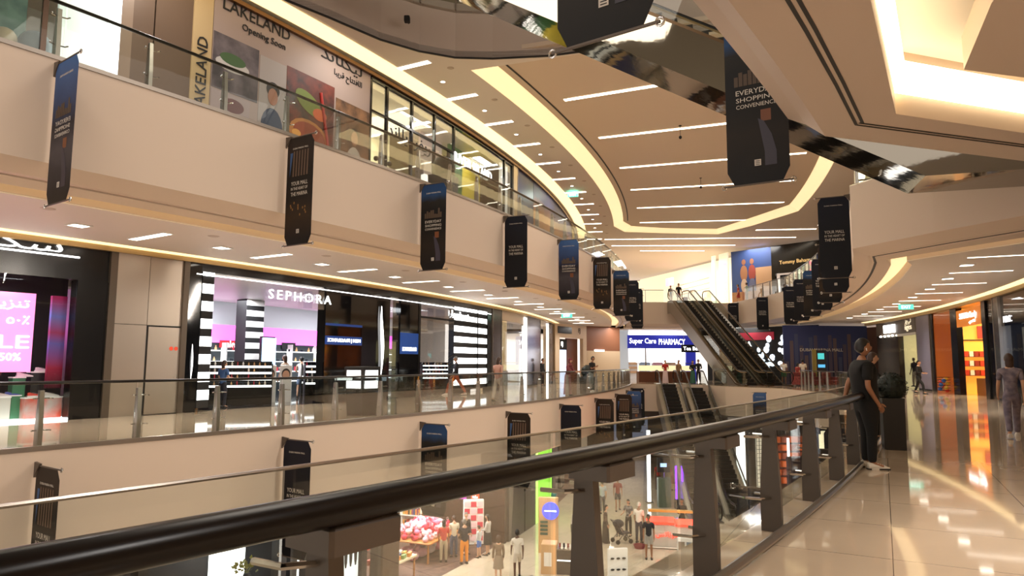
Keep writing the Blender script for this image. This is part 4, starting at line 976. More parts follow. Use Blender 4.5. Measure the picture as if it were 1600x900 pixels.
# sports shoe shop
g = leftface(88.6, -40.0); e = U_(88.6, -40, -33.5)
t = thing('storefront', 'black shoe shop front with lit Arabic lettering at the far left', 'shop front', P(88.6, -36, 0))
put(M['black'], g, -3, e, 3.4, 4.2, -.15, .0, 'fascia_panel', t)
u0 = U_(88.6, -40, -33.97)
put(M['black'], g, u0, e, 0, 3.4, -.3, .04, 'side_panel', t); put(M['blackm'], g, -3, e, 0, 4.2, -2.2, -2.1, 'back_panel', t)
put(M['shopglass'], g, -3, u0, .05, 3.4, -.02, -.01, 'shop_window', t, 1.5)
put(M['wlight2'], g, -3, u0, 3.93, 3.97, .02, .05, 'light_line', t)
word(M['wlight2'], g, arabic('سكتشرز'), u0 - 2.1, 4.12, 'sign_lettering', t, w=3.4, h=.42, w0=.04)
put(M['wlight'], g, -3, u0 + .2, 0, .05, -.6, .02, 'window_sill_light', t)
# pink sale screen
uS1 = U_(88.6, -40, -34.47); uS0 = uS1 - 1.75
t = thing('sale_screen', 'large bright pink sale poster screen in the shoe shop window', 'screen', P(88.3, -34.6, 1))
put(mat('pink_screen', 'F58FC6', .5, emit=1.35, ecol='F47CC0'), g, uS0, uS1, 1.15, 3.0, -.3, -.25, 'screen', t)
for s_, v_, h_, w_ in ((arabic('تنزيلات'), 2.72, .26, 1.3), ('٣٠٪ - ٥٠٪', 2.36, .2, 1.35), ('SALE', 1.85, .3, 1.4), ('30% - 50%', 1.5, .18, 1.1)):
    word(M['wlight'], g, s_, (uS0 + uS1) / 2 + .1, v_, 'lettering', t, w=w_, h=h_, w0=-.245, depth=.01)
one(MB().mrect(g, U_(88.6, -40, -34.2), U_(88.6, -40, -33.98), .75, 3.0, -.5, -.4), 'reflection_panel', grad_mat('magenta_blue_reflection', [(0, '30101E'), (.25, 'A02848'), (.5, '7068C0'), (.62, 'B04070'), (.8, '8088E0'), (1., 'C03078')], .75, 3.0, .05, 2), 'tall panel with painted magenta and blue reflection right of the shoe shop window', 'reflective panel')  # blurred reflection put into the panel as colour bands, no emission
# mannequin, plinths, shoes
def shoe(mname, c1, label, loc, rz, s=1.):
    t = thing('sports_shoe', label, 'shoe', loc, rz, 'sports shoes in the shop window')
    pr = [(0, .035, .09), (.05, .04, .095), (.11, .038, .075), (.17, .045, .06), (.24, .042, .045), (.29, .02, .03)]
    v = []; f = []
    for x, w_, h_ in pr: v += [(x * s, -w_ * s, .02 * s), (x * s, w_ * s, .02 * s), (x * s, w_ * .7 * s, h_ * s), (x * s, -w_ * .7 * s, h_ * s)]
    for i in range(5):
        for k in range(4): q = (k + 1) % 4; f.append((i * 4 + k, i * 4 + q, i * 4 + 4 + q, i * 4 + 4 + k))
    f += [(3, 2, 1, 0), (20, 21, 22, 23)]
    lpart(MB().add(v, f), 'upper', mat('shoe_c_' + c1, c1, .5), t, True)
    lpart(MB().box(-.01 * s, .3 * s, -.045 * s, .045 * s, 0, .025 * s), 'sole', M['white'], t)
    l = MB()
    for k in range(4): l.tube([((.1 + .03 * k) * s, -.025 * s, (.09 - .008 * k) * s), ((.11 + .03 * k) * s, .025 * s, (.09 - .008 * k) * s)], .004 * s, 5)
    lpart(l, 'laces', M['white'], t)
def plinth(g_, u0, u1, v1, w0, w1, c, label, top='F0EDE8'):
    t = thing('display_plinth', label, 'plinth', g_((u0 + u1) / 2, 0, (w0 + w1) / 2)); put(c if not isinstance(c, str) else mat('plinth_' + c, c, .3), g_, u0, u1, .05, v1, w0, w1, 'body', t)
    put(mat('plinth_' + top, top, .3), g_, u0 - .01, u1 + .01, v1, v1 + .03, w0 - .01, w1 + .01, 'top', t); return t
uu = lambda a: U_(88.6, -40, a)
plinth(g, uu(-34.5), uu(-33.98), .52, -.75, -.3, mat('plinth_grey_red', 'B9AFAA', .3, noise='D0452F', nscale=2.2), 'grey and red plinth carrying a sports shoe in the shoe shop window')
plinth(g, uu(-34.62), uu(-34.45), 1.0, -.8, -.55, '3E7A58', 'green plinth in the shoe shop window')
plinth(g, uu(-34.95), uu(-34.65), .55, -.8, -.45, 'C9C4BA', 'white low plinth beside the green plinth')
plinth(g, uu(-35.3), uu(-35.02), .35, -.8, -.45, 'B0AAA0', 'grey plinth under the mannequin in the shoe shop window')
plinth(g, uu(-34.35), uu(-34.15), 1.12, -.9, -.65, '2A2A2E', 'dark plinth with a pale shoe near the magenta and blue reflection')
for a, z, c, w_, lb in ((-34.2, .55, 'D8D2CC', -.5, 'grey sports shoe on the grey and red plinth'), (-34.55, 1.03, 'E6E2DC', -.66, 'white sports shoe on the green plinth'), (-34.85, .58, 'C9C2BC', -.6, 'white sports shoe on the white low plinth'), (-34.7, .58, '4A54A0', -.6, 'blue and yellow sports shoe on the white low plinth'), (-34.27, 1.15, 'D9C8CC', -.77, 'pale pink sports shoe on the dark plinth'), (-34.4, .55, 'E24A3A', -.6, 'red sports shoe on the grey and red plinth')):
    q = g(uu(a), z, w_); shoe('s', c, lb, q, R_(50), 1.1)
def mannequin(label, x, y, z, face, H, top, bottom, cl='coat'):
    person(label, x, y, z, face, H, top, bottom, 'dark', 'bald', cat='mannequin', sleeves='none' if cl == 'vest' else 'long', girth=1.1)
    bpy.data.objects[-1] if False else None
q = g(uu(-34.93), 0, -.62); 
person('shop mannequin in an orange and red vest with dark trousers in the shoe shop window', q.x, q.y, .38, -40, 1.72, 'E5502A', '16161A', 'dark', 'bald', cat='mannequin', sleeves='none')
# steel cladding with service door
g = leftface(88.6, -33.5); E_ = U_(88.6, -33.5, -32.1)
t = thing('steel_cladding', 'tall brushed steel wall panels with a flush service door on the left', 'wall cladding', P(88.6, -33, 0))
um = U_(88.6, -33.5, -32.82); ud0, ud1 = um + .05, U_(88.6, -33.5, -32.2)
st = mat('satin_steel_panel', 'B3A698', .3, .85, nscale=1.2, bump=.04)
put(mat('steel_frame_dark', '5E5348', .35, .7), g, 0, .18, 0, 4.2, -.05, .1, 'frame', t); put(MATS['steel_frame_dark'], g, E_ - .16, E_, 0, 4.2, -.05, .1, 'frame', t)
put(st, g, .18, um - .006, 0, 2.36, 0, .04, 'panel', t); put(st, g, .18, um - .006, 2.375, 4.2, 0, .04, 'panel', t); put(st, g, um + .006, E_ - .16, 2.375, 4.2, 0, .04, 'panel', t)
put(M['blackm'], g, .1, E_ - .1, 0, 4.2, -.03, 0, 'backing', t)
d = put(st, g, ud0, ud1, .02, 2.33, .0, .045, 'door', t)
MB().ell(g(ud1 - .1, .98, .06), .025, .025, .025).build('door_knob', M['chrome'], d, True)
for k in (-.07, .07):
    s_ = MB().mell(g, ud1 - .18 + k, 1.76, .055, .055, .05, .055).build('warning_sticker', mat('orange_red_sticker', 'D8482A', .5), d)
# black pier and striped column
t = thing('shop_pier', 'glossy black pier left of the black and white striped column', 'pier', P(88.6, -32, 0))
g = leftface(88.6, -32.1); put(M['darkglass'], g, 0, U_(88.6, -32.1, -31.84), 0, 4.2, -.4, .05, 'panel', t)
MB().tube([g(.22, .9 + 1.0 * k / 8, .05 + .03 * math.sin(3.14 * k / 8)) for k in range(9)], [.004 + .02 * math.sin(3.14 * k / 8) for k in range(9)], 6).build('reflection_arc', M['wlight'], t)  # white arc reflection on the pier modelled as a glowing tube
def stripes(g_, u0, u1, v0, v1, w0, w1, n, label, lit=M['wlight']):
    t = thing('striped_column', label, 'column', g_((u0 + u1) / 2, 0, 0)); h = (v1 - v0) / n
    put(M['blackm'], g_, u0, u1, v0, v1, w0, w1 - .01, 'core', t)
    for k in range(n):
        put(lit, g_, u0, u1, v0 + h * (k + .45), v0 + h * (k + 1), w1 - .01, w1, 'white_stripe', t)
g = leftface(88.6, -31.8); stripes(g, 0, U_(88.6, -31.8, -31.56), .1, 4.15, -.4, .02, 8, 'narrow lit black and white striped column left of the cosmetics shop sign')
g = leftface(88.6, -23.0); stripes(g, 0, U_(88.6, -23, -20.62), .15, 4.1, -.3, .0, 8, 'wide lit black and white striped wall at the right end of the cosmetics shop')
# cosmetics shop
g0 = -31.56; g = leftface(88.6, g0); e = U_(88.6, g0, -20.2)
t = thing('storefront', 'black cosmetics shop front with big white SEPHORA letters', 'shop front', P(88.6, -28, 0))
put(M['black'], g, -.5, e, 3.98, 4.2, -.3, .04, 'fascia_panel', t); put(M['wlight2'], g, -.6, e - .2, 3.88, 3.91, .03, .06, 'light_line', t)
w = lambda a: U_(88.6, g0, a)
put(M['shopglass'], g, w(-30.4), w(-28.55), 3.2, 3.86, -.02, -.005, 'sign_glass', t)
word(mat('white_letters_soft', 'FFFFFF', .5, emit=1.5), g, 'SEPHORA', w(-29.42), 3.55, 'sign_lettering', t, w=2.75, h=.30, w0=.03, depth=.03, spacing=1.35)
for a0, a1, nm in ((-28.68, -27.44, 'l'), (-27.44, -26.35, 'm'), (-25.9, -25.05, 'r')):
    put(M['darkglass'], g, w(a0), w(a1), 0, 3.98, -.35, .03, 'black_pier', t)
bl = mat('deep_blue_panel', '0F2C5C', .3, emit=.5, ecol='123C80')
put(bl, g, w(-28.68), w(-27.44), 2.02, 2.32, .03, .04, 'blue_panel', t); put(bl, g, w(-28.68), w(-27.44), 2.68, 2.76, .03, .04, 'blue_line', t); put(bl, g, w(-25.9), w(-25.05), 1.75, 2.6, .03, .04, 'blue_panel', t)
word(M['wlight'], g, 'MEN | FRAGRANCE', w(-28.06), 2.16, 'mirrored_lettering', t, w=1.7, h=.16, w0=.045, mirror=True); word(M['wlight'], g, 'FRAGRANCE', w(-25.48), 1.95, 'mirrored_lettering', t, w=1.0, h=.15, w0=.045, mirror=True)
put(M['shopglass'], g, w(-26.35), w(-25.9), 0, 3.98, -.02, -.01, 'shop_window', t); put(M['shopglass'], g, w(-25.05), w(-23), 0, 3.98, -.02, -.01, 'shop_window', t)
put(M['black'], g, w(-25.05), w(-24.95), 0, 3.98, -.1, .05, 'mullion', t); put(M['black'], g, w(-21.4), w(-21.36), 0.1, 4, .0, .03, 'mullion', t); put(M['black'], g, w(-20.62), w(-20.2), 0, 4.2, -.2, .04, 'side_panel', t)
word(M['wlight2'], g, arabic('سيفورا'), w(-22.7), 3.62, 'arabic_lettering', t, w=1.7, h=.34, w0=.04, depth=.05)
put(M['blackm'], g, w(-25), w(-20.7), 3.28, 3.36, .0, .04, 'sign_rail', t)
fl = MB(); L = [g(w(-26.72) + .06 * math.sin(1.6 * (k / 10) * math.pi), .95 + 2.6 * k / 10, .09) for k in range(11)]
fl.tube(L, [.012 + .05 * math.sin(math.pi * min(1, k / 10)) for k in range(11)], 8).build('flame_emblem', M['wlight2'], t, True)
# interior
struct('floor_shop', MB().rev([(80, .0), (88.4, .0), (88.4, .006), (80, .006)], -31.5, -19.5), mat('shop_floor_dark', '20202A', .08, coat=.5), 'glossy dark floor inside the cosmetics shop')
gb = leftface(81.0, -31.5)
t = thing('back_wall_display', 'grey and pink lit back wall with shelves inside the cosmetics shop', 'wall display', P(81, -26, 0))
eb = U_(81, -31.5, -17)
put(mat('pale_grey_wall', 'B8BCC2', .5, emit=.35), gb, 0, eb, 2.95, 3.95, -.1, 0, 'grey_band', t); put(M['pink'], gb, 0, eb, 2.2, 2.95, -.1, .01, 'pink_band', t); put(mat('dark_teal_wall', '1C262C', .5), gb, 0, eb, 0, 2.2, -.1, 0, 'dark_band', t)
for z_ in (.5, .95, 1.4, 1.85): put(M['wlight'], gb, 0, eb, z_, z_ + .025, 0, .3, 'lit_shelf', t)
for k in range(11): put(M['white'], gb, .2 + k * 1.9, .26 + k * 1.9, 0, 2.2, 0, .32, 'shelf_divider', t)
for a, s_, c in ((-27.4, 'sale', 'D8262E'), (-24.9, 'DIOR', '111114')):
    put(mat('tile_' + c, c, .4, emit=.5), gb, U_(81, -31.5, a), U_(81, -31.5, a) + .9, 2.0, 2.3, .02, .05, 'header_sign', t)
    if s_ == 'sale': word(M['wlight'], gb, s_, U_(81, -31.5, a) + .45, 2.15, 'header_lettering', t, w=.6, w0=.055)
gs = leftface(83.2, -27.8); stripes(gs, 0, .9, 0, 3.9, -.6, .0, 9, 'freestanding striped column deep inside the cosmetics shop', M['white'])
t = thing('lit_poster', 'pale blue lit poster column by the striped column inside the cosmetics shop', 'poster', P(84.2, -28.0, 0)); gq = leftface(84.2, -27.78)
put(mat('pale_blue_lit', 'B9D4F0', .5, emit=1.2), gq, 0, .62, 1.1, 2.35, -.1, 0, 'panel', t); put(M['black'], gq, -.04, .66, 0, 2.4, -.2, -.1, 'frame', t)
prd = random.Random(5)
BOT = []
for k, (c, pr) in enumerate((('E9E4DC', [(.0, 0), (.03, 0), (.03, .09), (.012, .10), (.012, .13), (0, .13)]), ('B03040', [(.0, 0), (.022, 0), (.022, .07), (.018, .08), (.018, .12), (0, .12)]), ('20242C', [(.0, 0), (.035, 0), (.035, .05), (.033, .06), (0, .06)]), ('C9A070', [(.0, 0), (.026, 0), (.03, .05), (.014, .08), (.014, .11), (0, .11)]))):
    BOT.append((MB().lathe(pr, n=8).mesh('cosmetic_bottle', mat('bottle_' + c, c, .25)), c))
def bottles(spots, label, group):
    for i, (p, s_) in enumerate(spots):
        me = BOT[prd.randrange(4)][0]; o = bpy.data.objects.new('cosmetic_bottle', me); COL.objects.link(o); o.location = p; o.scale = (s_, s_, s_); tag(o, label, 'bottle', group)
sp = []
for z_ in (.97, 1.42, 1.87):
    for k in range(30): sp.append((gb(.5 + k * .42 + prd.uniform(-.1, .1), z_ + .006, .15), prd.uniform(1.4, 2.0)))
bottles(sp, 'small cosmetics bottle on the lit shelves of the pink back wall', 'bottles on the cosmetics back wall')
def gondola(x, y, ang, L, label, grp):
    t = thing('display_gondola', label, 'display stand', (x, y, 0), R_(ang))
    lpart(MB().bbox(-L / 2, L / 2, -.35, .35, 0.02, .75, .03), 'base', M['black'], t)
    sp = []
    for k, (yy, zz) in enumerate(((-.36, .62), (-.26, .84), (-.12, 1.04), (.03, 1.24))):
        tr = lpart(MB().box(-L / 2, L / 2, yy - .08, yy + .14, zz, zz + .04), 'tray', M['black'], t)
        lpart(MB().box(-L / 2 + .03, L / 2 - .03, yy - .085, yy - .078, zz - .03, zz + .035), 'lit_edge', M['wlight'], tr)
        for q in range(int(L / .17)): sp.append((Matrix.Translation((x, y, 0)) @ Matrix.Rotation(R_(ang), 4, 'Z') @ Vector((-L / 2 + .1 + q * .17, yy, zz + .04)), 1.0))
    lpart(MB().box(-L / 2, L / 2, .15, .2, .7, 1.42), 'back_board', M['black'], t)
    [lpart(MB().box(q_, q_ + .03, -.4, .2, 0, 1.35), 'end_panel', M['blackm'], t) for q_ in (-L / 2, L / 2 - .03)]
    bottles(sp, 'small cosmetics item on the ' + grp, grp)
gondola(-9.0, 22.9, 22, 2.2, 'black stepped cosmetics stand with white lit trays, the left one', 'left black stepped stand')
gondola(-7.55, 27.6, 22, 1.5, 'smaller black cosmetics stand behind the white-topped shopper', 'smaller black stand')
gondola(-6.7, 26.6, 22, 2.3, 'black stepped cosmetics stand right of the white-topped shopper', 'right black stepped stand')
gondola(-3.5, 36.5, 22, 2.6, 'black cosmetics stand seen through the window near the striped wall', 'black stand near the striped wall')
for i, (x, y) in enumerate(((-8.45, 24.5), (-8.0, 24.8))):
    t = thing('poster_stand', ('white portrait poster stand with a face print between the cosmetics stands, left one', 'white portrait poster stand with a face print between the cosmetics stands, right one')[i], 'poster stand', (x, y, 0), R_(22))
    lpart(MB().bbox(-.2, .2, -.06, .06, .0, 1.3, .02), 'board', M['white'], t)
    gg = lambda u, v, w: Vector((u, -.065 - w, v))
    lpart(MB().mell(gg, 0, .95, .12, .16, .003, .006), 'face_print', mat('face_print', 'C89A7C', .5), t); lpart(MB().mell(gg, .0, .99, .15, .19, .0, .002), 'hair_print', mat('hair_print', '2A1C16', .5), t)
area('shop_light', P(84.5, -28.5, 3.85), 4, 420, COOL, 2.5, (0, 0, R_(-28))); area('shop_light', P(85, -23.5, 3.85), 4, 380, COOL, 2.5, (0, 0, R_(-24)))
area('shop_light', P(87.6, -34.9, 3.3), 2.4, 45, COOL, .6, (0, 0, R_(-35)))
t = thing('orange_bin', 'narrow orange glass counter at the entrance beside the striped column', 'counter', P(86.6, -31.1, 0), R_(22)); lpart(MB().bbox(-.3, .3, -.2, .2, .0, .95, .02), 'body', mat('amber', '8A5A14', .2), t); lpart(MB().bbox(-.33, .33, -.23, .23, .95, .99, .01), 'top', mat('amber_l', 'C98A2A', .2), t)
# bin on the left walkway with two white panels
p_ = P(93.15, -30.65, 0)
t = thing('litter_bin', 'tall dark tapered litter bin with two white panels behind the left balustrade', 'litter bin', p_, R_(-30.65))
v = [(-.27, -.27, 0), (.27, -.27, 0), (.27, .27, 0), (-.27, .27, 0), (-.33, -.33, 1.22), (.33, -.33, 1.22), (.33, .33, 1.22), (-.33, .33, 1.22)]
lpart(MB().add(v, [(0, 3, 2, 1), (4, 5, 6, 7), (0, 1, 5, 4), (1, 2, 6, 5), (2, 3, 7, 6), (3, 0, 4, 7)]), 'body', mat('dark_brown_metal', '1D1816', .3), t)
lpart(MB().bbox(-.35, .35, -.35, .35, 1.22, 1.3, .02), 'lid', M['blackm'], t)
for z_ in (.72, 1.0): lpart(MB().box(.31, .345, -.24, .24, z_, z_ + .2).box(-.24, .24, -.345, -.31, z_, z_ + .2), 'white_panel', M['wlight'], t)
# cream and brown shops further along
def pillar(g_, u0, u1, label, m, blue=False, v1=4.2):
    t = thing('shop_pillar', label, 'pillar', g_((u0 + u1) / 2, 0, 0)); put(m, g_, u0, u1, 0, v1, -.3, .08, 'cladding', t); put(M['steel'], g_, u0 - .04, u0, 0, v1, -.3, .1, 'edge_trim', t); put(M['steel'], g_, u1, u1 + .04, 0, v1, -.3, .1, 'edge_trim', t)
    put(M['blackm'], g_, u0, u1, 0, .1, .08, .1, 'kick_plate', t)
bz = mat('bronze_pillar', '54443A', .25, .6); cream = mat('cream_shop_wall_glow', 'CDB48C', .5, emit=.6, noise='B59466', nscale=1.5)  # cream walls emit a little, shop light put into their colour
g = leftface(88.6, -20.2); w = lambda a: U_(88.6, -20.2, a)
pillar(g, 0, w(-19.4), 'dark bronze pillar between the striped wall and the cream shop', bz)
t = thing('storefront', 'cream shop front with a small lit sign beyond the striped wall', 'shop front', P(88.6, -17, 0))
put(cream, g, w(-19.3), w(-16.4), 0, 4.2, -1.25, -1.15, 'back_wall', t); put(M['shopglass'], g, w(-19.3), w(-16.4), 0, 3.6, -.02, -.01, 'shop_window', t); put(mat('cream_panel', 'D8C8B0', .4), g, w(-19.3), w(-16.4), 3.7, 4.2, -.2, .02, 'fascia_panel', t)
word(M['black'], g, 'ALDO ACC', w(-17.9), 3.95, 'sign_lettering', t, w=2.6, h=.22, w0=.03) if False else None
put(M['wlight2'], g, w(-16.65), w(-16.4), 0, 4.1, 0, .08, 'light_edge', t)
t = thing('flower_display', 'orange and pink goods on a pale counter in the cream shop window', 'window display', g(w(-18.3), 0, -.7))
put(M['white'], g, w(-18.9), w(-17.6), 0, .95, -1.1, -.5, 'counter', t)
for k in range(7): q = g(w(-18.8) + k * .26, 1.15 + .08 * (k % 2), -.8); MB().ell(q, .14, .14, .2, 10, 7).build('vase', mat(('orange_ceramic', 'pink_ceramic')[k % 2], ('C8764A', 'C48A80')[k % 2], .4), t, True)
pillar(g, w(-16.3), w(-14.0), 'wide dark pillar with a painted blue sheen beyond the cream shop', mat('bronze_blue_reflection', '3A3A52', .18, .7))  # blue reflection put into the base colour of a brown pillar
t = thing('storefront', 'beige panel shop front with a lit white edge beyond the pillar with the painted blue sheen', 'shop front', P(88.6, -12.8, 0))
put(cream, g, w(-13.9), w(-12.1), 0, 4.2, -.6, -.5, 'back_wall', t); put(M['wlight2'], g, w(-12.35), w(-12.1), 0, 4.1, 0, .08, 'light_edge', t); put(M['white'], g, w(-13.9), w(-12.4), 3.9, 4.2, -.3, .02, 'fascia_panel', t)
MB().mell(g, w(-13.3), 2.0, .28, .2, -.48, -.46).build('lit_logo', M['wlight2'], t)
pillar(g, w(-12.0), w(-9.9), 'slim dark pillar beyond the lit white edge on the left', bz)
# end block of the left row, facing the camera
g = flatface((3.15, 50.5), 58); t = thing('storefront', 'brown and cream shop front with two dark signs ending the left row', 'shop front', (4, 52, 0))
put(mat('cream_wall2', 'D8C0A0', .5), g, 0, 5.2, 3.3, 4.3, -.3, 0, 'fascia_panel', t); put(mat('cream_wall2', 'D8C0A0'), g, 0, .7, 0, 3.3, -.3, 0, 'pier', t); put(MATS['cream_wall2'], g, 4.6, 5.2, 0, 3.3, -.3, 0, 'pier', t)
put(mat('brown_door', '7A4A34', .4), g, 2.7, 4.6, 0, 3.3, -.6, -.5, 'back_wall', t); put(mat('lit_blue_white', 'C8D4F0', .5, emit=1.2), g, .7, 2.7, 0, 2.4, -.6, -.5, 'lit_window', t); put(M['blackm'], g, .9, 2.7, 2.4, 3.2, -.5, -.45, 'header_panel', t)
word(M['wlight2'], g, 'FJ', 1.9, 2.8, 'header_lettering', t, h=.4, w0=-.44); word(M['blackm'], g, 'FJ', 3.9, 3.85, 'sign_lettering', t, h=.45, w0=.01); put(M['black'], g, .4, 2.6, 3.6, 4.1, 0, .03, 'sign_panel', t)
g = flatface((6.0, 55.6), 35)
t = thing('brown_cream_block', 'cream lower and brown upper wall block left of the pharmacy', 'wall panel', (8, 60, 0))
put(mat('terracotta_wall', '8A5A40', .5), g, 0, 3.6, 2.4, 4.35, -.3, 0, 'upper_panel', t); put(MATS['cream_wall2'], g, 0, 3.6, 0, 2.4, -.3, 0.01, 'lower_panel', t); put(M['wlight'], g, .8, 1.8, 2.35, 2.5, 0, .08, 'lamp', t)

# pharmacy straight ahead
g = flatface((8.0, 62.5), 3)
t = thing('storefront', 'white brightly lit pharmacy with a dark blue sign beyond the left walkway', 'shop front', (12, 62.5, 0))
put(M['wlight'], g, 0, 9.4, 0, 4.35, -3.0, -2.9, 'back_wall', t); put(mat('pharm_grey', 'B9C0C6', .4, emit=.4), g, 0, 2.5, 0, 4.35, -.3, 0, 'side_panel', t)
nb = mat('navy_sign', '1A1F66', .4, emit=.6, ecol='20289A'); put(nb, g, 2.4, 8.6, 2.75, 3.95, 0, .25, 'sign_panel', t); put(nb, g, 7.7, 8.6, 0, 2.75, -.2, .1, 'blue_pillar', t)
word(M['wlight2'], g, 'Smile Line', 3.9, 3.3, 'script_lettering', t, w=2.3, h=.62, w0=.26) if False else letters(MB(), g, 'Super Care', 3.75, 3.35, w=2.4, h=.6, w0=.26).build('script_lettering', M['wlight2'], t)
word(M['wlight2'], g, 'PHARMACY', 6.4, 3.35, 'sign_lettering', t, w=2.4, h=.5, w0=.26); put(M['steel'], g, 4.0, 4.12, 0, 2.75, -.1, 0, 'mullion', t)
for k in range(6):
    put(M['white'], g, .3 + k * 1.2, 1.4 + k * 1.2, 0, 1.4, -2.4, -2.0, 'shelf_unit', t)
    for z_ in (.5, .9, 1.3): put(mat(('goods_blue', 'goods_pink', 'goods_orange')[k % 3], ('88A8C8', 'C88A9A', 'C8A078')[k % 3], .5), g, .4 + k * 1.2, 1.3 + k * 1.2, z_, z_ + .22, -2.0, -1.9, 'goods_row', t)
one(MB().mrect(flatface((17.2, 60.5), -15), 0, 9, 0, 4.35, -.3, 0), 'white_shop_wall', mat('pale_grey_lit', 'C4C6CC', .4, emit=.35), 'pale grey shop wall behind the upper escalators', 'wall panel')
t = thing('counter_kiosk', 'glass food counter with brown base at the head of the down escalators', 'counter', (10.9, 53.5, 0)); put(mat('kiosk_brown', '5A3018', .4), flatface((9.7, 53.3), 3), 0, 4.2, 0, .8, -.8, 0, 'base', t); put(mat('lit_food', 'E8D8A8', .5, emit=1.0), flatface((9.7, 53.3), 3), .1, 4.1, .85, 1.25, -.7, -.1, 'lit_food', t); put(M['shopglass'], flatface((9.7, 53.3), 3), 0, 4.2, .8, 1.4, -.02, 0, 'glass', t); put(M['steel'], flatface((9.7, 53.3), 3), 0, 4.2, 1.4, 1.45, -.7, .02, 'top', t)
t = thing('menu_board', 'small black hanging menu board above the down escalator heads', 'sign', (14.2, 55, 2.6)); put(M['blackm'], flatface((13.4, 55), 3), 0, 1.6, 2.3, 2.9, -.05, 0, 'board', t); word(M['wlight'], flatface((13.4, 55), 3), 'Tea Bar', .8, 2.6, 'lettering', t, w=1.3, w0=.005); MB().tube([(13.6, 55, 2.9), (13.6, 55, 4.35)], .015).tube([(14.8, 55, 2.9), (14.8, 55, 4.35)], .015).build('rod', M['steel'], t)
# planters with ball topiary
def planter(label, p, tall=1.05, w0=.24, w1=.31, ball=.38, c=None):
    t = thing('ball_topiary', label, 'plant', p, R_(-20))
    v = [(s_ * w0, q * w0, 0) for s_, q in ((-1, -1), (1, -1), (1, 1), (-1, 1))] + [(s_ * w1, q * w1, tall) for s_, q in ((-1, -1), (1, -1), (1, 1), (-1, 1))]
    lpart(MB().add(v, [(0, 3, 2, 1), (4, 5, 6, 7), (0, 1, 5, 4), (1, 2, 6, 5), (2, 3, 7, 6), (3, 0, 4, 7)]), 'planter', c or mat('black_planter', '0C0B0C', .35), t)
    mb = MB(); mb.ell((0, 0, tall + ball * .72), ball * .93, ball * .93, ball * .93, 18, 12); rr = random.Random(2)
    for k in range(420):
        z_ = rr.uniform(-1, 1); f_ = rr.uniform(0, 6.283); s_ = math.sqrt(1 - z_ * z_); n = Vector((s_ * math.cos(f_), s_ * math.sin(f_), z_)); a_ = n.orthogonal().normalized(); a_.rotate(Matrix.Rotation(rr.uniform(0, 6.28), 3, n)); b_ = n.cross(a_); c0 = n * ball * rr.uniform(.9, .98) + Vector((0, 0, tall + ball * .72))
        mb.add([c0 - a_ * .022, c0 - b_ * .012 + n * .02, c0 + a_ * .022 + n * .03, c0 + b_ * .012 + n * .02], [(0, 1, 2, 3)])
    lpart(mb, 'foliage', mat('dark_box_leaf', '16241A', .6, noise='0C140F', nscale=20), t)
planter('tall black planter with a dark round topiary ball beside the man in black', (6.5, 12.0, 0), .86, .165, .17, .25)
planter('dark planter with a round topiary ball behind the left balustrade near the pharmacy', P(93.2, -19.0, 0), .72, .3, .42, .36, mat('grey_planter', '4A4A4A', .5))
planter('tall dark planter with a round ball on the upper left walkway', P(91.8, -27.15, Z2), 1.55, .36, .42, .45)

# --- upper left shops (line at R = 89.9, from floor Z2 to the ceiling)
RS = 89.9; g0 = -38.0; g = leftface(RS, g0, Z2); w = lambda a: U_(RS, g0, a); TOP = Z3 - .24 - Z2
struct('wall_upper_left_back', MB().arc(84.0, 84.2, -46, -5, Z2, Z3), M['white'])
t = thing('storefront', 'toy coloured glass shop front at the far upper left', 'shop front', P(RS, -36, Z2))
put(mat('teal_display', '4A6A64', .5, noise='7C9C8C', nscale=2.), g, -6, w(-35.0), 0, TOP, -1.2, -1.1, 'back_wall', t); put(M['shopglass'], g, -6, w(-34.75), 0, TOP, -.02, -.01, 'shop_window', t, 2); put(mat('bronze_mullion', '4A3020', .3, .5), g, w(-35.05), w(-34.98), 0, TOP, -.05, .03, 'mullion', t); put(MATS['bronze_mullion'], g, w(-36.3), w(-35.7), 0, TOP, -.3, .03, 'pier', t)
t2 = thing('toy_display', 'blue display table with toys in the upper left shop window', 'window display', g(w(-35.2), 0, -.6)); put(mat('toy_blue', '2A5A9A', .4), g, w(-35.6), w(-34.8), 1.2, 1.6, -.9, -.2, 'table', t2); MB().ell(g(w(-35.0), 2.0, -.5), .35, .35, .35).build('ball', mat('toy_grey', '5A6A70', .4), t2, True); MB().ell(g(w(-35.4), 1.95, -.5), .3, .22, .25).build('ball', mat('toy_cream', 'D8C8A8', .4), t2, True)
t = thing('white_lit_window', 'white lit shop window panel at the upper left', 'shop window', g(w(-34.4), 0, 0)); put(mat('soft_lit_wall', 'DDE2D8', .5, emit=.55), g, w(-34.72), w(-34.0), 0, TOP, -.6, -.5, 'panel', t); put(M['wlight2'], g, w(-34.04), w(-33.98), 0, TOP, -.4, .02, 'light_edge', t); put(M['shopglass'], g, w(-34.72), w(-34.0), 0, TOP, -.02, -.01, 'glass', t)
word(M['wlight'], g, arabic('لعب'), w(-34.15), 2.0, 'lettering', t, w=.5, w0=.0)
t = thing('wall_cladding', 'taupe wall panels between the lit window and the coming soon hoarding', 'wall cladding', g(w(-33.4), 0, 0))
tp = mat('taupe_panel', '6A5646', .35, .2)
put(mat('taupe_panel_light', '8A7460', .4), g, w(-33.98), w(-33.8), 0, TOP + .4, -.2, 0.02, 'panel', t); put(tp, g, w(-33.8), w(-33.46), 0, TOP + .4, -.2, 0, 'panel', t); put(tp, g, w(-33.44), w(-32.8), 0, TOP + .4, -.2, 0.01, 'panel', t)
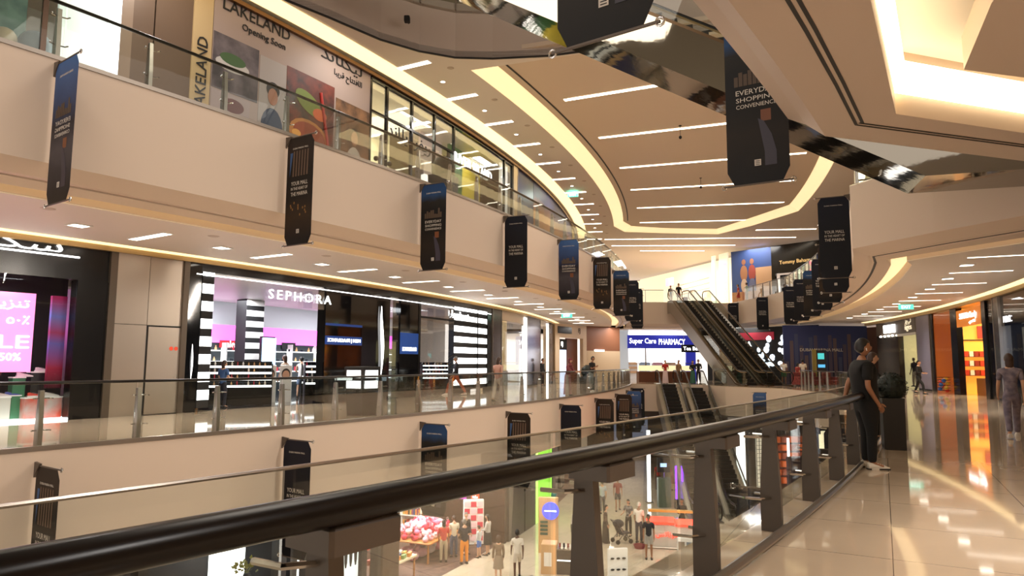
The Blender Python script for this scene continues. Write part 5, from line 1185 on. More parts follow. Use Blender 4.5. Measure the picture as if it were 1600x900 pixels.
# hoarding
t = thing('shop_hoarding', 'large pale hoarding reading LAKELAND Opening Soon with food and people pictures', 'hoarding', g(w(-30.4), 0, 0))
put(mat('hoarding_mauve', '9A8880', .6), g, w(-32.42), w(-28.36), 0, TOP, -.1, .02, 'board', t); put(mat('hoarding_cream', 'B39A70', .6), g, w(-32.8), w(-32.44), 0, TOP + .2, -.1, .05, 'side_board', t)
word(M['blackm'], g, 'LAKELAND', w(-31.5), 4.86, 'lettering', t, w=2.35, h=.34, w0=.025); word(M['blackm'], g, 'Opening Soon', w(-31.35), 4.4, 'lettering', t, w=1.55, h=.26, w0=.025)
word(M['blackm'], g, arabic('ليكلاند'), w(-29.3), 4.87, 'lettering', t, w=1.95, h=.5, w0=.025); word(M['blackm'], g, arabic('الافتتاح قريبا'), w(-29.1), 4.4, 'lettering', t, w=1.35, h=.3, w0=.025)
word(M['blackm'], g, 'LAKELAND', w(-32.62), 2.55, 'side_lettering', t, w=2.1, h=.3, w0=.055, rot=90)
def pic(u0, u1, v0, v1, m, nm='picture'): return put(m, g, u0, u1, v0, v1, .02, .03, nm, t)
pic(w(-32.4), w(-31.45), 2.35, 3.95, mat('picture_grey', '6E6468', .6, noise='3A3438', nscale=1.6)); pic(w(-32.4), w(-31.6), .1, 2.3, mat('picture_mauve', '9A8A88', .6)); pic(w(-31.42), w(-30.8), .1, 3.85, mat('picture_pale', '9C9490', .6))
pic(w(-30.78), w(-29.5), .5, 3.9, mat('picture_food', '6E2A1A', .6, noise='2C120C', nscale=2.2)); pic(w(-29.45), w(-28.36), .1, 3.6, mat('picture_brown', '8A6240', .6, noise='3E2A1C', nscale=2.))
def blob(u, v, ru, rv, c, nm, w_=.035, rot=0): MB().mell(g, u, v, ru, rv, .03, w_, 18, rot).build(nm, mat('print_' + c, c, .6), t)
blob(w(-32.0), 3.15, .55, .2, 'B8B4B0', 'bowl_print'); blob(w(-32.0), 3.32, .42, .17, '3E5A34', 'salad_print', .038)
blob(w(-31.95), 2.0, .35, .2, '5A2A26', 'fruit_print'); blob(w(-31.75), .9, .5, .28, '2A2624', 'tray_print', .035, -20); blob(w(-31.75), .95, .36, .16, 'A8702E', 'food_print', .038, -20)
blob(w(-31.1), 1.75, .4, .62, '2E3A52', 'shirt_print'); blob(w(-31.1), 2.72, .18, .26, '9A6A52', 'face_print', .038); blob(w(-31.1), 2.93, .24, .24, '17110F', 'hair_print', .036); blob(w(-31.15), 1.4, .3, .12, 'C2A83E', 'apron_print', .039, 20); blob(w(-30.95), .9, .22, .26, '6E8A3C', 'greens_print', .039)
blob(w(-30.15), 1.9, .85, .55, 'B2743A', 'pan_print', .035, -8); blob(w(-30.15), 1.95, .68, .4, '8E3A1E', 'stew_print', .038, -8); blob(w(-30.2), 3.0, .6, .3, '6A7A2E', 'vegetable_print', .036, -25); blob(w(-29.9), 2.75, .3, .2, 'C85A2A', 'tomato_print', .038); blob(w(-30.5), 1.9, .18, .12, 'D89A4A', 'bread_print', .04)
MB().tube([g(w(-29.9) + .05 * k, 3.5 - .22 * k, .05) for k in range(12)], .05, 6).build('red_handle_print', mat('print_red', 'B03028', .5), t)
blob(w(-28.85), 1.4, .42, .75, 'BDB2A4', 'chef_print'); blob(w(-28.85), 2.45, .17, .25, 'A87A5C', 'face_print', .038); blob(w(-28.85), 2.62, .2, .2, '1C1412', 'hair_print', .036); blob(w(-28.85), 1.3, .22, .45, '26262E', 'apron_print', .039)
# big glazed fashion shop with black mullions
t = thing('storefront', 'glazed fashion shop front with black mullions and lit RIVER ISLAND letters', 'shop front', g(w(-25), 0, 0))
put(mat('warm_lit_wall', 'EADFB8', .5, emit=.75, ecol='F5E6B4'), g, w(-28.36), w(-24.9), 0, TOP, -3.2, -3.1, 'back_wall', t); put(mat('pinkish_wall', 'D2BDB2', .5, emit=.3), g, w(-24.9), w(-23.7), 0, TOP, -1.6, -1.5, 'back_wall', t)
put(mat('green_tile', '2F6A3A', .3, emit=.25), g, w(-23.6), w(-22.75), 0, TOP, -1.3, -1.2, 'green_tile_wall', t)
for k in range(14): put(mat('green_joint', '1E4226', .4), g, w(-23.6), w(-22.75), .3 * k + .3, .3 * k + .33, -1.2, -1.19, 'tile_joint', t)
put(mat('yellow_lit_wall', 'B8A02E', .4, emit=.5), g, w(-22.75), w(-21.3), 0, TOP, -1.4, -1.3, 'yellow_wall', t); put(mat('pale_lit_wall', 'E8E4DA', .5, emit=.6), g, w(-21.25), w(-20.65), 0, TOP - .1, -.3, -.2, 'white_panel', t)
for a in (-28.34, -27.75, -26.75, -25.72, -24.72, -21.28, -20.6): put(M['black'], g, w(a) - .05, w(a) + .05, 0, TOP, -.06, .04, 'mullion', t)
for v_ in (3.75,): put(M['black'], g, w(-28.36), w(-24.7), v_ - .04, v_ + .04, -.06, .04, 'transom', t)
put(M['black'], g, w(-28.36), w(-20.6), TOP - .1, TOP + .05, -.1, .06, 'head_frame', t); put(M['shopglass'], g, w(-28.36), w(-20.6), 0, TOP, -.02, -.01, 'shop_window', t, 1.5)
put(M['black'], g, w(-23.75), w(-23.6), 0, TOP - .5, -1.2, -1.1, 'door_post', t); put(M['white'], g, w(-28.3), w(-20.7), TOP - .15, TOP, -3.1, -.1, 'ceiling_panel', t)
word(M['blackm'], g, arabic('ريفر ايلاند'), w(-26.85), 3.28, 'arabic_lettering', t, w=2.8, h=.62, w0=.05); word(MATS['white_letters_soft'], g, 'RIVER ISLAND', w(-23.55), 3.62, 'sign_lettering', t, w=3.7, h=.4, w0=.05, depth=.03, spacing=1.15)
for k in range(4): MB().ell(g(w(-27.3) + .28 * k, 2.55, -1.0), .1, .1, .1).build('spot_lamp', M['blackm'], t, True)
put(M['wlight2'], g, w(-27.6), w(-25.4), 1.0, 1.08, -2.5, -2.4, 'lit_rail', t); put(mat('orange_lit', 'E8743A', .5, emit=1.), g, w(-25.75), w(-25.45), .2, 1.6, -.8, -.6, 'orange_display', t); put(mat('mauve_post', '8A7A8C', .4), g, w(-26.0), w(-25.8), 0, 3.0, -.6, -.4, 'column', t)
area('shop_light', P(88, -26.5, Z3 - .9), 4, 260, (1, .93, .72), 2, (0, 0, R_(-26))); area('shop_light', P(88.8, -22.6, Z3 - .9), 3, 120, (1, .95, .8), 1.5, (0, 0, R_(-23)))
pillar(g, w(-20.55), w(-20.2), 'slim gold edged pillar at the end of the fashion shop', mat('tan_pillar', 'A08A64', .4), v1=TOP)
t = thing('shop_hoarding', 'dark blue and sunset orange city hoarding on the upper left level', 'hoarding', g(w(-17), 0, 0))
put(mat('navy_hoarding', '16204A', .4), g, w(-20.15), w(-18.3), 0, TOP, -.1, .02, 'board', t); put(grad_mat('sunset_hoarding', [(0, '5A4234'), (.35, '9A7040'), (.55, 'C89058'), (.75, '5A5C7C'), (1., '3A4468')], Z2, Z3, -.15, .8), g, w(-18.3), w(-9.5), 0, TOP, -.1, .03, 'picture', t)
for k in range(14):
    a = -18.0 + k * .6; put(mat('tower_dark', '6A4E3A', .5), g, w(a), w(a) + .5, 0, 1.2 + 1.4 * abs(math.sin(k * 1.7)), .03, .04, 'tower_print', t)
struct('wall_upper_left_end', MB().arc(89.8, 89.95, -9.4, -4, Z2, Z3), mat('cream_gold_wall', 'D9C58E', .5), 'cream wall at the far end of the upper left walkway')

# --- far upper level
g = flatface((16.2, 76.0), -74.4, Z2); h_ = Z3 - Z2
g = flatface((15.6, 77.5), -73.7, Z2)
t = thing('storefront', 'bright cream white shop with vertical pink lettering at the far upper level', 'shop front', (18, 69, Z2))
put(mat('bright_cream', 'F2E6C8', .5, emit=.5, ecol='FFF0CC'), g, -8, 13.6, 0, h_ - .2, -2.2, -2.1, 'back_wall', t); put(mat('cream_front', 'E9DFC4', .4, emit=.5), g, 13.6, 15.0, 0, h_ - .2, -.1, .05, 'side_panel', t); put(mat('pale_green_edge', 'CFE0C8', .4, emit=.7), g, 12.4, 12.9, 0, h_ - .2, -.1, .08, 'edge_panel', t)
for k, ch in enumerate('MANGO'): word(mat('pink_lit', 'F07890', .5, emit=2.2, ecol='F0708C'), g, ch, 14.6, 3.9 - k * .75, 'sign_letter', t, h=.42, w=.42, w0=.06)
put(mat('pink_panel', 'E88AB8', .5, emit=1.4), g, 3.4, 4.9, 3.1, 3.9, -.1, .0, 'pink_panel', t)
for k in range(3): MB().tube([g(5.2, 1.9 + .5 * k, -.2), g(11.5, 2.1 + .5 * k, -.2)], .03, 6).build('rail', M['gold'], t)
area('shop_light', (15.5, 66, Z3 - .6), 6, 500, (1, .92, .75), 4)
g = flatface((19.95, 62.6), -49.5, Z2)
t = thing('beach_hoarding', 'hoarding with two people in summer clothes on a beach under blue sky', 'hoarding', (22, 60, Z2))
W1 = 3.9
put(mat('beach_sky', '2C4478', .5), g, 0, W1, 1.2, h_ - .25, -.1, 0, 'sky', t); put(mat('beach_sand', 'A9794E', .6, noise='8E6440', nscale=2.), g, 0, W1, 0, 1.25, -.1, .005, 'sand', t); put(mat('cliff', 'B08A64', .6), g, 2.4, W1, 1.2, 3.3, 0, .01, 'cliff', t)
for k, (u, c1, c2) in enumerate(((1.25, '9A6A48', 'B9A088'), (2.05, '8A3A2E', '5A5E78'))):
    MB().mell(g, u, 3.9, .2, .26, .01, .02).build('head_print', mat('skin_print', '8A5A42', .6), t); MB().mell(g, u, 2.9, .36, .72, .01, .02).build('torso_print', mat('pt' + c1, c1, .6), t); MB().mell(g, u, 1.8, .32, .6, .01, .022).build('shorts_print', mat('pt' + c2, c2, .6), t)
    for s_ in (-.14, .14): MB().mell(g, u + s_, 1.0, .1, .55, .01, .018).build('leg_print', MATS['skin_print'], t)
g = flatface((19.95 + W1 * math.cos(R_(-49.5)), 62.6 + W1 * math.sin(R_(-49.5))), -49.5, Z2)
t = thing('storefront', 'black shop front with Tommy Bahama script behind the banners', 'shop front', (24, 57, Z2))
put(M['black'], g, 0, 5.2, 2.6, h_ - .2, -.2, 0, 'fascia_panel', t); put(M['blackm'], g, 0, 5.2, 0, 2.6, -1.5, -1.4, 'back_wall', t); put(M['black'], g, 0, .35, 0, 2.6, -.2, .02, 'pier', t)
word(mat('gold_letters', 'D8B070', .4, emit=.8), g, 'Tommy Bahama', 2.2, 3.45, 'sign_lettering', t, w=2.9, h=.4, w0=.01); word(M['print'], g, 'store and more', 1.8, 2.0, 'small_lettering', t, w=1.6, h=.2, w0=-.3)
for k in range(3): put(mat(('win_blue', 'win_cream', 'win_teal')[k], ('3A5684', 'B8A078', '4E6A74')[k], .4, emit=.3), g, .6 + k * 1.1, 1.3 + k * 1.1, .1, 1.7, -1.2, -1.1, 'garment_display', t)
gr = rightface(110.2, -8.2, Z2)
one(MB().mrect(gr, 0, U_(110.2, -26, -8.2), 0, h_, -.2, 0), 'dark_shop_wall', mat('brown_shop_wall', '5A4636', .5), 'brown shop wall on the upper right level behind the banners', 'wall panel')
one(MB().mrect(flatface((26.5, 55.2), -70, Z2), 0, 4, 0, h_, -.2, 0), 'dark_shop_wall', M['black'], 'black wall on the upper right level at the corner', 'wall panel')

# --- far middle level, right of the upper escalators
g = flatface((21.0, 50.3), 4)
t = thing('skyline_hoarding', 'long dark blue city skyline hoarding on the middle level reading DUBAI MARINA MALL', 'hoarding', (23, 50.4, 0))
put(grad_mat('skyline_blue', [(0, '1E2236'), (.3, '2E3458'), (.6, '38406C'), (1., '2E3868')], 0, 4.3, -.12, .7), g, -1.4, 4.9, 0, 4.2, -.1, 0, 'board', t)
for k in range(17):
    u = -1.3 + .36 * k; put(mat(('sk_a', 'sk_b', 'sk_c')[k % 3], ('4A4258', '5A4A52', '3C4468')[k % 3], .5), g, u, u + .26, 0, 1.6 + 2.0 * abs(math.sin(k * 2.3)), 0, .01, 'tower_print', t)
word(M['print'], g, 'DUBAI MARINA MALL', 1.4, 2.45, 'lettering', t, w=3.2, h=.22, w0=.015)
one(MB().mrect(flatface((25.9, 50.7), -72), 0, 5.0, 0, 4.1, -.15, 0), 'brown_pier', grad_mat('brown_city_print', [(0, '4A3A3A'), (1., '6A5048')], 0, 4.3, -.1, 2), 'narrow brown printed pier between the skyline hoarding and the dark shops', 'wall panel')
g = flatface((17.6, 57.5), -55)
t = thing('storefront', 'dark shop with white flower shaped lights and red panel behind the escalators', 'shop front', (19, 56, 0))
put(M['blackm'], g, -2, 8.2, 0, 4.3, -.3, -.2, 'back_wall', t); put(mat('red_panel', '8A1E2E', .4, emit=.5), g, -1, 4.5, 3.3, 3.9, -.2, -.15, 'red_panel', t)
rr = random.Random(4)
for k in range(26): MB().mell(g, 3.0 + rr.uniform(0, 2.6), .9 + rr.uniform(0, 2.6), rr.uniform(.12, .3), rr.uniform(.12, .3), -.15, -.13, 8).build('white_flower_light', mat('soft_white_lit', 'E8F2FF', .5, emit=1.5), t)
word(M['wlight2'], g, 'VICTORIA', 1.0, 3.0, 'sign_lettering', t, w=3.0, h=.4, w0=-.1)
t = thing('directory_stand', 'olive directory stand with a teal screen by the far seating', 'directory', (20.2, 46.6, 0), R_(-10)); lpart(MB().bbox(-.13, .13, -.1, .1, 0, 2.4, .02), 'post', mat('olive_panel', '7A6A2E', .4), t); lpart(MB().bbox(.13, .75, -.08, .08, .6, 2.35, .02), 'panel', mat('dark_directory', '14181E', .3), t); lpart(MB().box(.22, .62, -.09, -.08, 1.75, 2.15), 'screen', mat('teal_screen', '3A9A9A', .4, emit=1.2), t); lpart(MB().box(.22, .66, -.09, -.08, 1.2, 1.4), 'screen', mat('blue_screen', '4A9AC8', .4, emit=1.0), t)
for i in range(3):
    t = thing('lounge_chair', ('red patterned armchair nearest the directory stand', 'red patterned armchair in the middle of the far seating', 'red patterned armchair next to the escalator foot')[i], 'chair', (20.3 - i * .95, 44.6, 0), R_(20)); c_ = mat('red_fabric', '8A3A34', .8, noise='5A2A2A', nscale=8)
    lpart(MB().bbox(-.35, .35, -.35, .35, .12, .42, .04), 'seat', c_, t); lpart(MB().bbox(-.35, .35, .25, .4, .42, .9, .04), 'backrest', c_, t)
    for s_ in (-.38, .32): lpart(MB().bbox(s_, s_ + .07, -.35, .35, .12, .62, .02), 'armrest', c_, t)
    for x_ in (-.3, .3):
        for y_ in (-.3, .3): lpart(MB().tube([(x_, y_, 0), (x_, y_, .12)], .02), 'leg', M['blackm'], t)

# --- right-hand shops, middle level
RB = 110.7; g = rightface(RB, -10.0)
KP = [(-46, -46), (-30, -29), (-23.1, -22.0), (-22.35, -21.3), (-21.95, -21.05), (-21.3, -20.6), (-20.7, -20.2), (-19.9, -19.63), (-19.65, -19.36), (-18.05, -17.42), (-17.75, -16.93), (-16.3, -15.35), (-16.1, -15.15), (-15.0, -14.0), (-14.9, -13.8), (-13.4, -12.1), (-13.2, -11.9), (-12.2, -10.85), (-11.6, -10.6), (-10, -9.9)]
def w(a):
    for (a0, b0_), (a1, b1_) in zip(KP, KP[1:]):
        if a0 <= a <= a1: return math.radians(-10.0 - (b0_ + (b1_ - b0_) * (a - a0) / (a1 - a0))) * RB
    return 0.
struct('wall_right_back', MB().arc(117.0, 117.2, -46, -10.5, 0, 4.37), mat('shop_back_dim', '8A7A6A', .6))
struct('ceiling_right_shop', MB().arc(110.75, 117.0, -46, -10.5, 4.15, 4.2), mat('shop_ceiling_grey', 'A8A0A0', .5))
t = thing('storefront', 'dark grey shop wall with a white light box on the right walkway', 'shop front', g(2, 0, 0))
dk = mat('grey_marble_panel', '3C3833', .15, noise='4A453E', nscale=3.); put(dk, g, 0, w(-13.4), 0, 3.3, -.3, 0, 'wall_panel', t); put(mat('grey_head_panel', '6E665E', .4), g, 0, w(-14.9), 3.3, 4.2, -.3, .02, 'fascia_panel', t); put(M['wlight2'], g, w(-12.2), w(-13.2), 3.45, 3.95, .02, .1, 'light_box', t)
for k in range(4): MB().ell(g(w(-11.6) + k * .75, 3.25, .12), .08, .08, .06).build('spot_lamp', M['down'], t, True)
put(mat('yellow_lit_window', 'EFE0A8', .5, emit=.9), g, w(-13.4), w(-14.9), 1.4, 3.1, -1.2, -1.1, 'lit_wall', t); put(mat('window_low', '6A6458', .5), g, w(-13.4), w(-14.9), 0, 1.4, -1.2, -1.1, 'low_wall', t); put(M['shopglass'], g, w(-13.4), w(-14.9), 0, 3.2, -.02, 0, 'shop_window', t); put(M['white'], g, w(-13.4), w(-14.9), 3.15, 3.3, 0, .05, 'head_trim', t)
word(mat('cream_letters', 'E8D8B8', .4, emit=.9), g, arabic('تيجز'), w(-14.35), 3.95, 'arabic_lettering', t, w=1.1, h=.3, w0=.03); word(MATS['cream_letters'], g, 'iiges', w(-14.35), 3.6, 'sign_lettering', t, w=1.2, h=.42, w0=.03)
for i, (a, c1) in enumerate(((-13.8, '16161A'), (-14.35, '8A98A8'))):
    q = g(w(a), 0, -.55); person(('dark dressed shop mannequin in the lit window left of the steel pillar', 'grey dressed shop mannequin in the lit window left of the steel pillar')[i], q.x, q.y, .1, 200, 1.75, c1, 'B8B0A0', 'dark', 'bald', cat='mannequin')
pillar(g, w(-15.0), w(-16.1), 'wide brushed steel pillar with a blue sheen on the right', mat('steel_blue_pillar', '9A94A2', .35, .5))
# orange shop
t = thing('storefront', 'orange shop front with lit white lettering and dark frames on the right', 'shop front', g(w(-18), 0, 0))
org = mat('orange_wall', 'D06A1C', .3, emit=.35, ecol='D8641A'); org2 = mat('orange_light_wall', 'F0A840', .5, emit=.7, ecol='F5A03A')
put(org, g, w(-16.3), w(-17.75), 0, 4.1, -.12, -.04, 'orange_wall', t); put(org2, g, w(-17.9), w(-19.8), 0, 4.1, -3, -2.9, 'back_wall', t); put(M['black'], g, w(-16.15), w(-16.3), 0, 4.2, -.2, .04, 'frame', t); put(M['black'], g, w(-17.75), w(-18.05), 0, 4.2, -.2, .06, 'frame', t); put(M['black'], g, w(-19.65), w(-19.9), 0, 4.2, -.2, .06, 'frame', t)
put(mat('orange_sign', 'C87424', .4, emit=.5), g, w(-18.08), w(-19.62), 3.2, 3.98, .0, .06, 'sign_panel', t); word(M['wlight2'], g, 'SUGAR Candy', w(-18.85), 3.65, 'sign_lettering', t, w=2.5, h=.34, w0=.07); word(M['wlight2'], g, arabic('كاندي'), w(-19.1), 3.36, 'arabic_lettering', t, w=.9, h=.18, w0=.07)
put(M['shopglass'], g, w(-16.3), w(-17.75), 0, 4.1, -.02, 0, 'shop_window', t); put(mat('mirror_dark_glass', '3A2E28', .1), g, w(-19.95), w(-20.7), 0, 4.2, -1.2, -1.1, 'inner_wall', t); put(M['shopglass'], g, w(-19.95), w(-20.7), 0, 4.2, -.02, 0, 'shop_window', t)
for v_ in (2.2, 2.7): MB().tube([g(w(-18.1), v_, -2.5), g(w(-19.6), v_, -2.5)], .03, 6).build('dark_pipe', M['blackm'], t)
t2 = thing('goods_table', 'wooden table with red boxes in the orange shop', 'table', g(w(-19.1), 0, -.8)); tb = mat('table_wood', '6A3A1C', .4)
put(tb, g, w(-18.75), w(-19.55), .78, .84, -1.4, -.5, 'table_top', t2)
for u in (w(-18.78), w(-19.5)):
    for w_ in (-1.35, -.6): put(tb, g, u, u + .07, 0, .78, w_, w_ + .06, 'leg', t2)
rd = mat('red_box', 'C83A20', .4, emit=.15)
for k in range(5): one(MB().mrect(g, w(-18.8) + .28 * k, w(-18.8) + .28 * k + .24, .84, 1.0 + .1 * (k % 2), -1.2, -.7), 'gift_box', rd, 'red gift box on the wooden table in the orange shop', 'box', 'red boxes on the table in the orange shop')
one(MB().mrect(g, w(-19.05), w(-19.4), 0.0, .55, -1.3, -.7), 'crate', rd, 'large red crate under the table in the orange shop', 'crate')
t2 = thing('display_cabinet', 'dark display cabinet with bottles left of the table in the orange shop', 'cabinet', g(w(-18.4), 0, -.8)); put(tb, g, w(-18.1), w(-18.7), 0, .8, -1.3, -.6, 'base', t2); put(M['blackm'], g, w(-18.15), w(-18.7), .8, 2.1, -1.4, -1.3, 'back_panel', t2)
for z_ in (1.1, 1.4, 1.7): put(tb, g, w(-18.15), w(-18.7), z_, z_ + .03, -1.3, -1.0, 'shelf', t2)
for k in range(12): q = g(w(-18.2) + .22 * (k % 4), (1.13, 1.43, 1.73)[k // 4], -1.15); o = bpy.data.objects.new('bottle', BOT[k % 4][0]); COL.objects.link(o); o.location = q; o.scale = (1.6,) * 3; tag(o, 'small bottle in the dark cabinet of the orange shop', 'bottle', 'bottles in the orange shop cabinet')
t2 = thing('picture_frame', 'small black framed picture in the orange shop', 'picture', g(w(-19.2), 1.2, -2.8)); put(M['blackm'], g, w(-19.1), w(-19.4), 1.2, 1.8, -2.88, -2.8, 'frame', t2); put(M['print'], g, w(-19.14), w(-19.36), 1.28, 1.72, -2.8, -2.79, 'picture', t2)
t2 = thing('wire_basket', 'round wire basket with colourful sweets outside the orange wall', 'basket', g(w(-17.4), 0, .3)); q = g(w(-17.4), 0, .3)
for k in range(6): MB().tube([q + Vector((.3 * math.cos(x * .5236), 0.3 * math.sin(x * .5236), .15 + .13 * k)) for x in range(13)], .012, 5).build('hoop', M['blackm'], t2)
for k in range(9): MB().ell(q + Vector((.16 * math.cos(k * 2.4), .16 * math.sin(k * 2.4), .15 + .07 * k)), .11, .11, .1, 10, 7).build('sweet', mat(('swt0', 'swt1', 'swt2')[k % 3], ('D83A2A', '3A6AC0', 'E8C040')[k % 3], .3), t2, True)
def partition(a, m, label, L=5.5):
    gp = radface(110.8, a, 0)
    return one(MB().mrect(gp, 0, L, 0, 4.15, -.1, 0), 'shop_partition', m, label, 'wall panel')
partition(-17.0, org2, 'warm yellow orange inner wall of the orange shop')
partition(-12.0, mat('yellow_lit_wall2', 'E8D8A0', .5, emit=.6), 'pale yellow lit inner wall of the shop left of the steel pillar', 4)
partition(-20.2, M['blackm'], 'black inner wall of the make-up shop')
gp = radface(110.8, -17.0)
t2 = thing('wall_shelving', 'wall shelves of orange and red goods on the inner wall of the orange shop', 'shelf', gp(2, 0, 0))
for z_ in (.9, 1.35, 1.8): put(tb, gp, .2, 1.6, z_, z_ + .03, 0, .3, 'shelf_board', t2)
for z_ in (.93, 1.38, 1.83):
    for k in range(6): put(mat(('gd0', 'gd1', 'gd2')[k % 3], ('C83A20', 'E8E0D0', '8A2A1A')[k % 3], .5), gp, .25 + .22 * k, .42 + .22 * k, z_, z_ + .25, .05, .25, 'goods', t2)
put(M['blackm'], gp, 2.2, 2.9, 1.2, 1.9, 0, .04, 'picture_frame', t2); put(M['blackm'], gp, 0, 4, 2.6, 2.65, .0, .1, 'dark_rail', t2); put(mat('red_hang', 'A8321E', .5), gp, .9, 1.4, 2.7, 3.3, .1, .15, 'hanging_print', t2)
area('shop_light', tuple(g(w(-18.8), 3.9, -1.5)), 2.5, 240, (1, .8, .5), 1.5)
area('shop_light', tuple(g(w(-22.5), 3.9, -1.0)), 2.5, 60, COOL, 1.0)
# make-up shop
pillar(g, w(-20.75), w(-21.3), 'grey steel pillar between the orange shop and the black make-up shop', mat('grey_pillar', '5E5A58', .25, .7))
t = thing('storefront', 'black make-up shop front with white MAC lettering at the right edge', 'shop front', g(w(-23), 0, 0))
put(M['darkglass'], g, w(-21.3), w(-30), 2.95, 4.2, -.2, 0, 'fascia_panel', t); put(M['blackm'], g, w(-21.3), w(-30), 0, 2.95, -1.8, -1.7, 'back_wall', t); word(M['wlight2'], g, 'MAC', w(-21.95), 3.2, 'sign_lettering', t, w=.85, h=.24, w0=.02)
put(mat('blue_lit_panel', '5A8AC8', .4, emit=1.2), g, w(-22.35), w(-22.45), .5, 2.9, -.5, -.4, 'blue_light', t); put(mat('pale_blue_print', 'C8D4E8', .5, emit=.9), g, w(-22.5), w(-23.1), .3, 2.9, -.6, -.5, 'lit_poster', t); MB().mell(g, w(-22.8), 1.8, .15, .7, -.5, -.48).build('face_print', mat('poster_dark', '3A3A48', .5), t)
put(M['shopglass'], g, w(-21.3), w(-30), 0, 2.95, -.02, 0, 'shop_window', t, 1.5); put(M['white'], g, w(-21.5), w(-22.2), 0.4, 2.9, -.7, -.6, 'pale_panel', t); put(M['wlight2'], g, w(-24.2), w(-25), 0.4, 2.9, -.7, -.6, 'pale_panel', t)
one(MB().mrect(g, w(-30), w(-46), 0, 4.2, -.2, 0), 'shop_wall', mat('beige_stone', 'A8947C', .3), 'beige stone wall of the right walkway behind the camera side', 'wall panel')
t = thing('litter_bin', 'round ended white cabinet low at the right edge of the walkway', 'cabinet', (0, 0, 0)) if False else None
# lit window on level two at the right edge
one(MB().mrect(flatface((12.3, 14.6), -14, 5.35), 0, 3.0, 0, 1.0, -.1, 0), 'lit_window', mat('bluish_white_lit', 'F4F6FF', .5, emit=2.4), 'bright white window seen under the mirror escalator at the right edge', 'window')

# ================================================================== GROUND LEVEL
g = leftface(90.8, -38, ZG); w = lambda a: U_(90.8, -38, a)
struct('wall_ground_left_back', MB().arc(80, 80.2, -46, -10, ZG, ZG + 4.37), M['white'])
t = thing('storefront', 'dark ground level shop fronts below the near handrail with lit posters', 'shop front', g(w(-31), 0, 0))
put(M['blackm'], g, -4, w(-27.8), 3.6, 4.37, -.3, 0, 'fascia_panel', t); put(M['blackm'], g, -4, w(-27.8), 0, 3.6, -2.5, -2.4, 'back_wall', t)
for a in (-33.5, -31.0, -30.75, -29.7, -28.9, -28.4): put(M['blackm'], g, w(a), w(a) + .25, 0, 3.6, -.3, .02, 'pier', t)
put(bz, g, w(-28.3), w(-27.75), 0, 4.0, -.4, .1, 'bronze_pier', t)
put(mat('pale_poster', 'C8D4D8', .5, emit=.7), g, w(-29.6), w(-28.95), .6, 2.9, -.1, -.05, 'lit_poster', t)
for k in range(4): MB().mell(g, w(-29.45) + .22 * k, 2.1, .07, .42, -.05, -.04, 10).build('figure_print', M['blackm'], t)
put(M['wlight'], g, w(-30.6), w(-30.35), 0, 2.4, -1.0, -.9, 'lit_panel', t); put(M['wlight'], g, w(-30.2), w(-30.0), 0, 2.4, -1.0, -.9, 'lit_panel', t)
t2 = thing('shelf_display', 'lit white alcove with a plant vase on a pale shelf under the near rail', 'shelf', g(w(-31.3), 0, -.5))
put(M['wlight'], g, w(-31.75), w(-31.05), 1.9, 3.3, -1.4, -1.3, 'lit_back', t2); put(mat('pale_wood', 'D8BC8A', .5), g, w(-32.1), w(-31.0), 1.8, 1.9, -1.3, -.3, 'shelf', t2); put(MATS['pale_wood'], g, w(-33.3), w(-32.4), 1.8, 1.9, -1.3, -.3, 'shelf', t2)
q = g(w(-31.3), 1.9, -.7); t3 = thing('potted_plant', 'small leafy plant in a black vase on the pale shelf', 'plant', q); lpart(MB().lathe([(.0, 0), (.1, 0), (.14, .2), (.08, .35), (0, .35)]), 'vase', M['blackm'], t3); mb = MB(); rr = random.Random(9)
for k in range(40): d = Vector((rr.uniform(-1, 1), rr.uniform(-1, 1), rr.uniform(.2, 1.2))).normalized(); c0 = d * rr.uniform(.2, .45) + Vector((0, 0, .35)); a_ = d.orthogonal().normalized() * .05; mb.add([c0 - a_, c0 + d * .09, c0 + a_, c0 - d * .05], [(0, 1, 2, 3)])
for k in range(6): mb.tube([(0, 0, .3), (.15 * math.cos(k), .15 * math.sin(k), .6)], .008, 5)
lpart(mb, 'foliage', mat('olive_leaf', '6A6A2E', .6), t3)
for i, (u, l) in enumerate(((w(-31.9), 'brown shoe at the left of the plant vase'), (w(-31.1), 'brown shoe at the right of the plant vase'))):
    q = g(u, 1.9, -.6); shoe('s', '7A4A2A', l, q, R_(60), 1.1)
# bookshop
t = thing('storefront', 'open fronted book and gift shop on the ground level', 'shop front', g(w(-25), 0, 0))
gr_ = radface(83.5, -22.45, ZG)
put(mat('dark_brown_wall', '3E2A1E', .4), gr_, 4.1, 7.3, 0, 4.2, -.2, 0, 'brown_wall', t); put(M['white'], gr_, 0, 4.1, 0, 4.2, -.2, -.05, 'white_wall', t); put(mat('dark_brown_wall', '3E2A1E'), g, w(-27.7), w(-22.4), 4.0, 4.37, -.3, 0, 'fascia_panel', t)
for u, v_, c, s_ in ((5.5, 2.35, 'D82A2A', 'sale'), (5.2, 1.95, 'B03AB0', 'new'), (5.85, 1.93, 'E8502A', 'sale')):
    sg_ = put(mat('sq_' + c, c, .4, emit=.5), gr_, u - .2, u + .2, v_ - .17, v_ + .17, 0, .03, 'square_sign', t); word(M['wlight'], gr_, s_, u, v_, 'sign_lettering', sg_, w=.26, w0=.035)
t2 = thing('book_shelf', 'white book shelves full of coloured books on the ground level', 'shelf', gr_(2, 0, 0))
for z_ in (.3, .85, 1.4, 1.95, 2.5, 3.05): put(M['white'], gr_, .2, 4.0, z_, z_ + .04, -.05, .3, 'shelf_board', t2)
for u in (.2, 2.1, 3.97): put(M['white'], gr_, u, u + .05, 0, 3.4, -.05, .3, 'upright', t2)
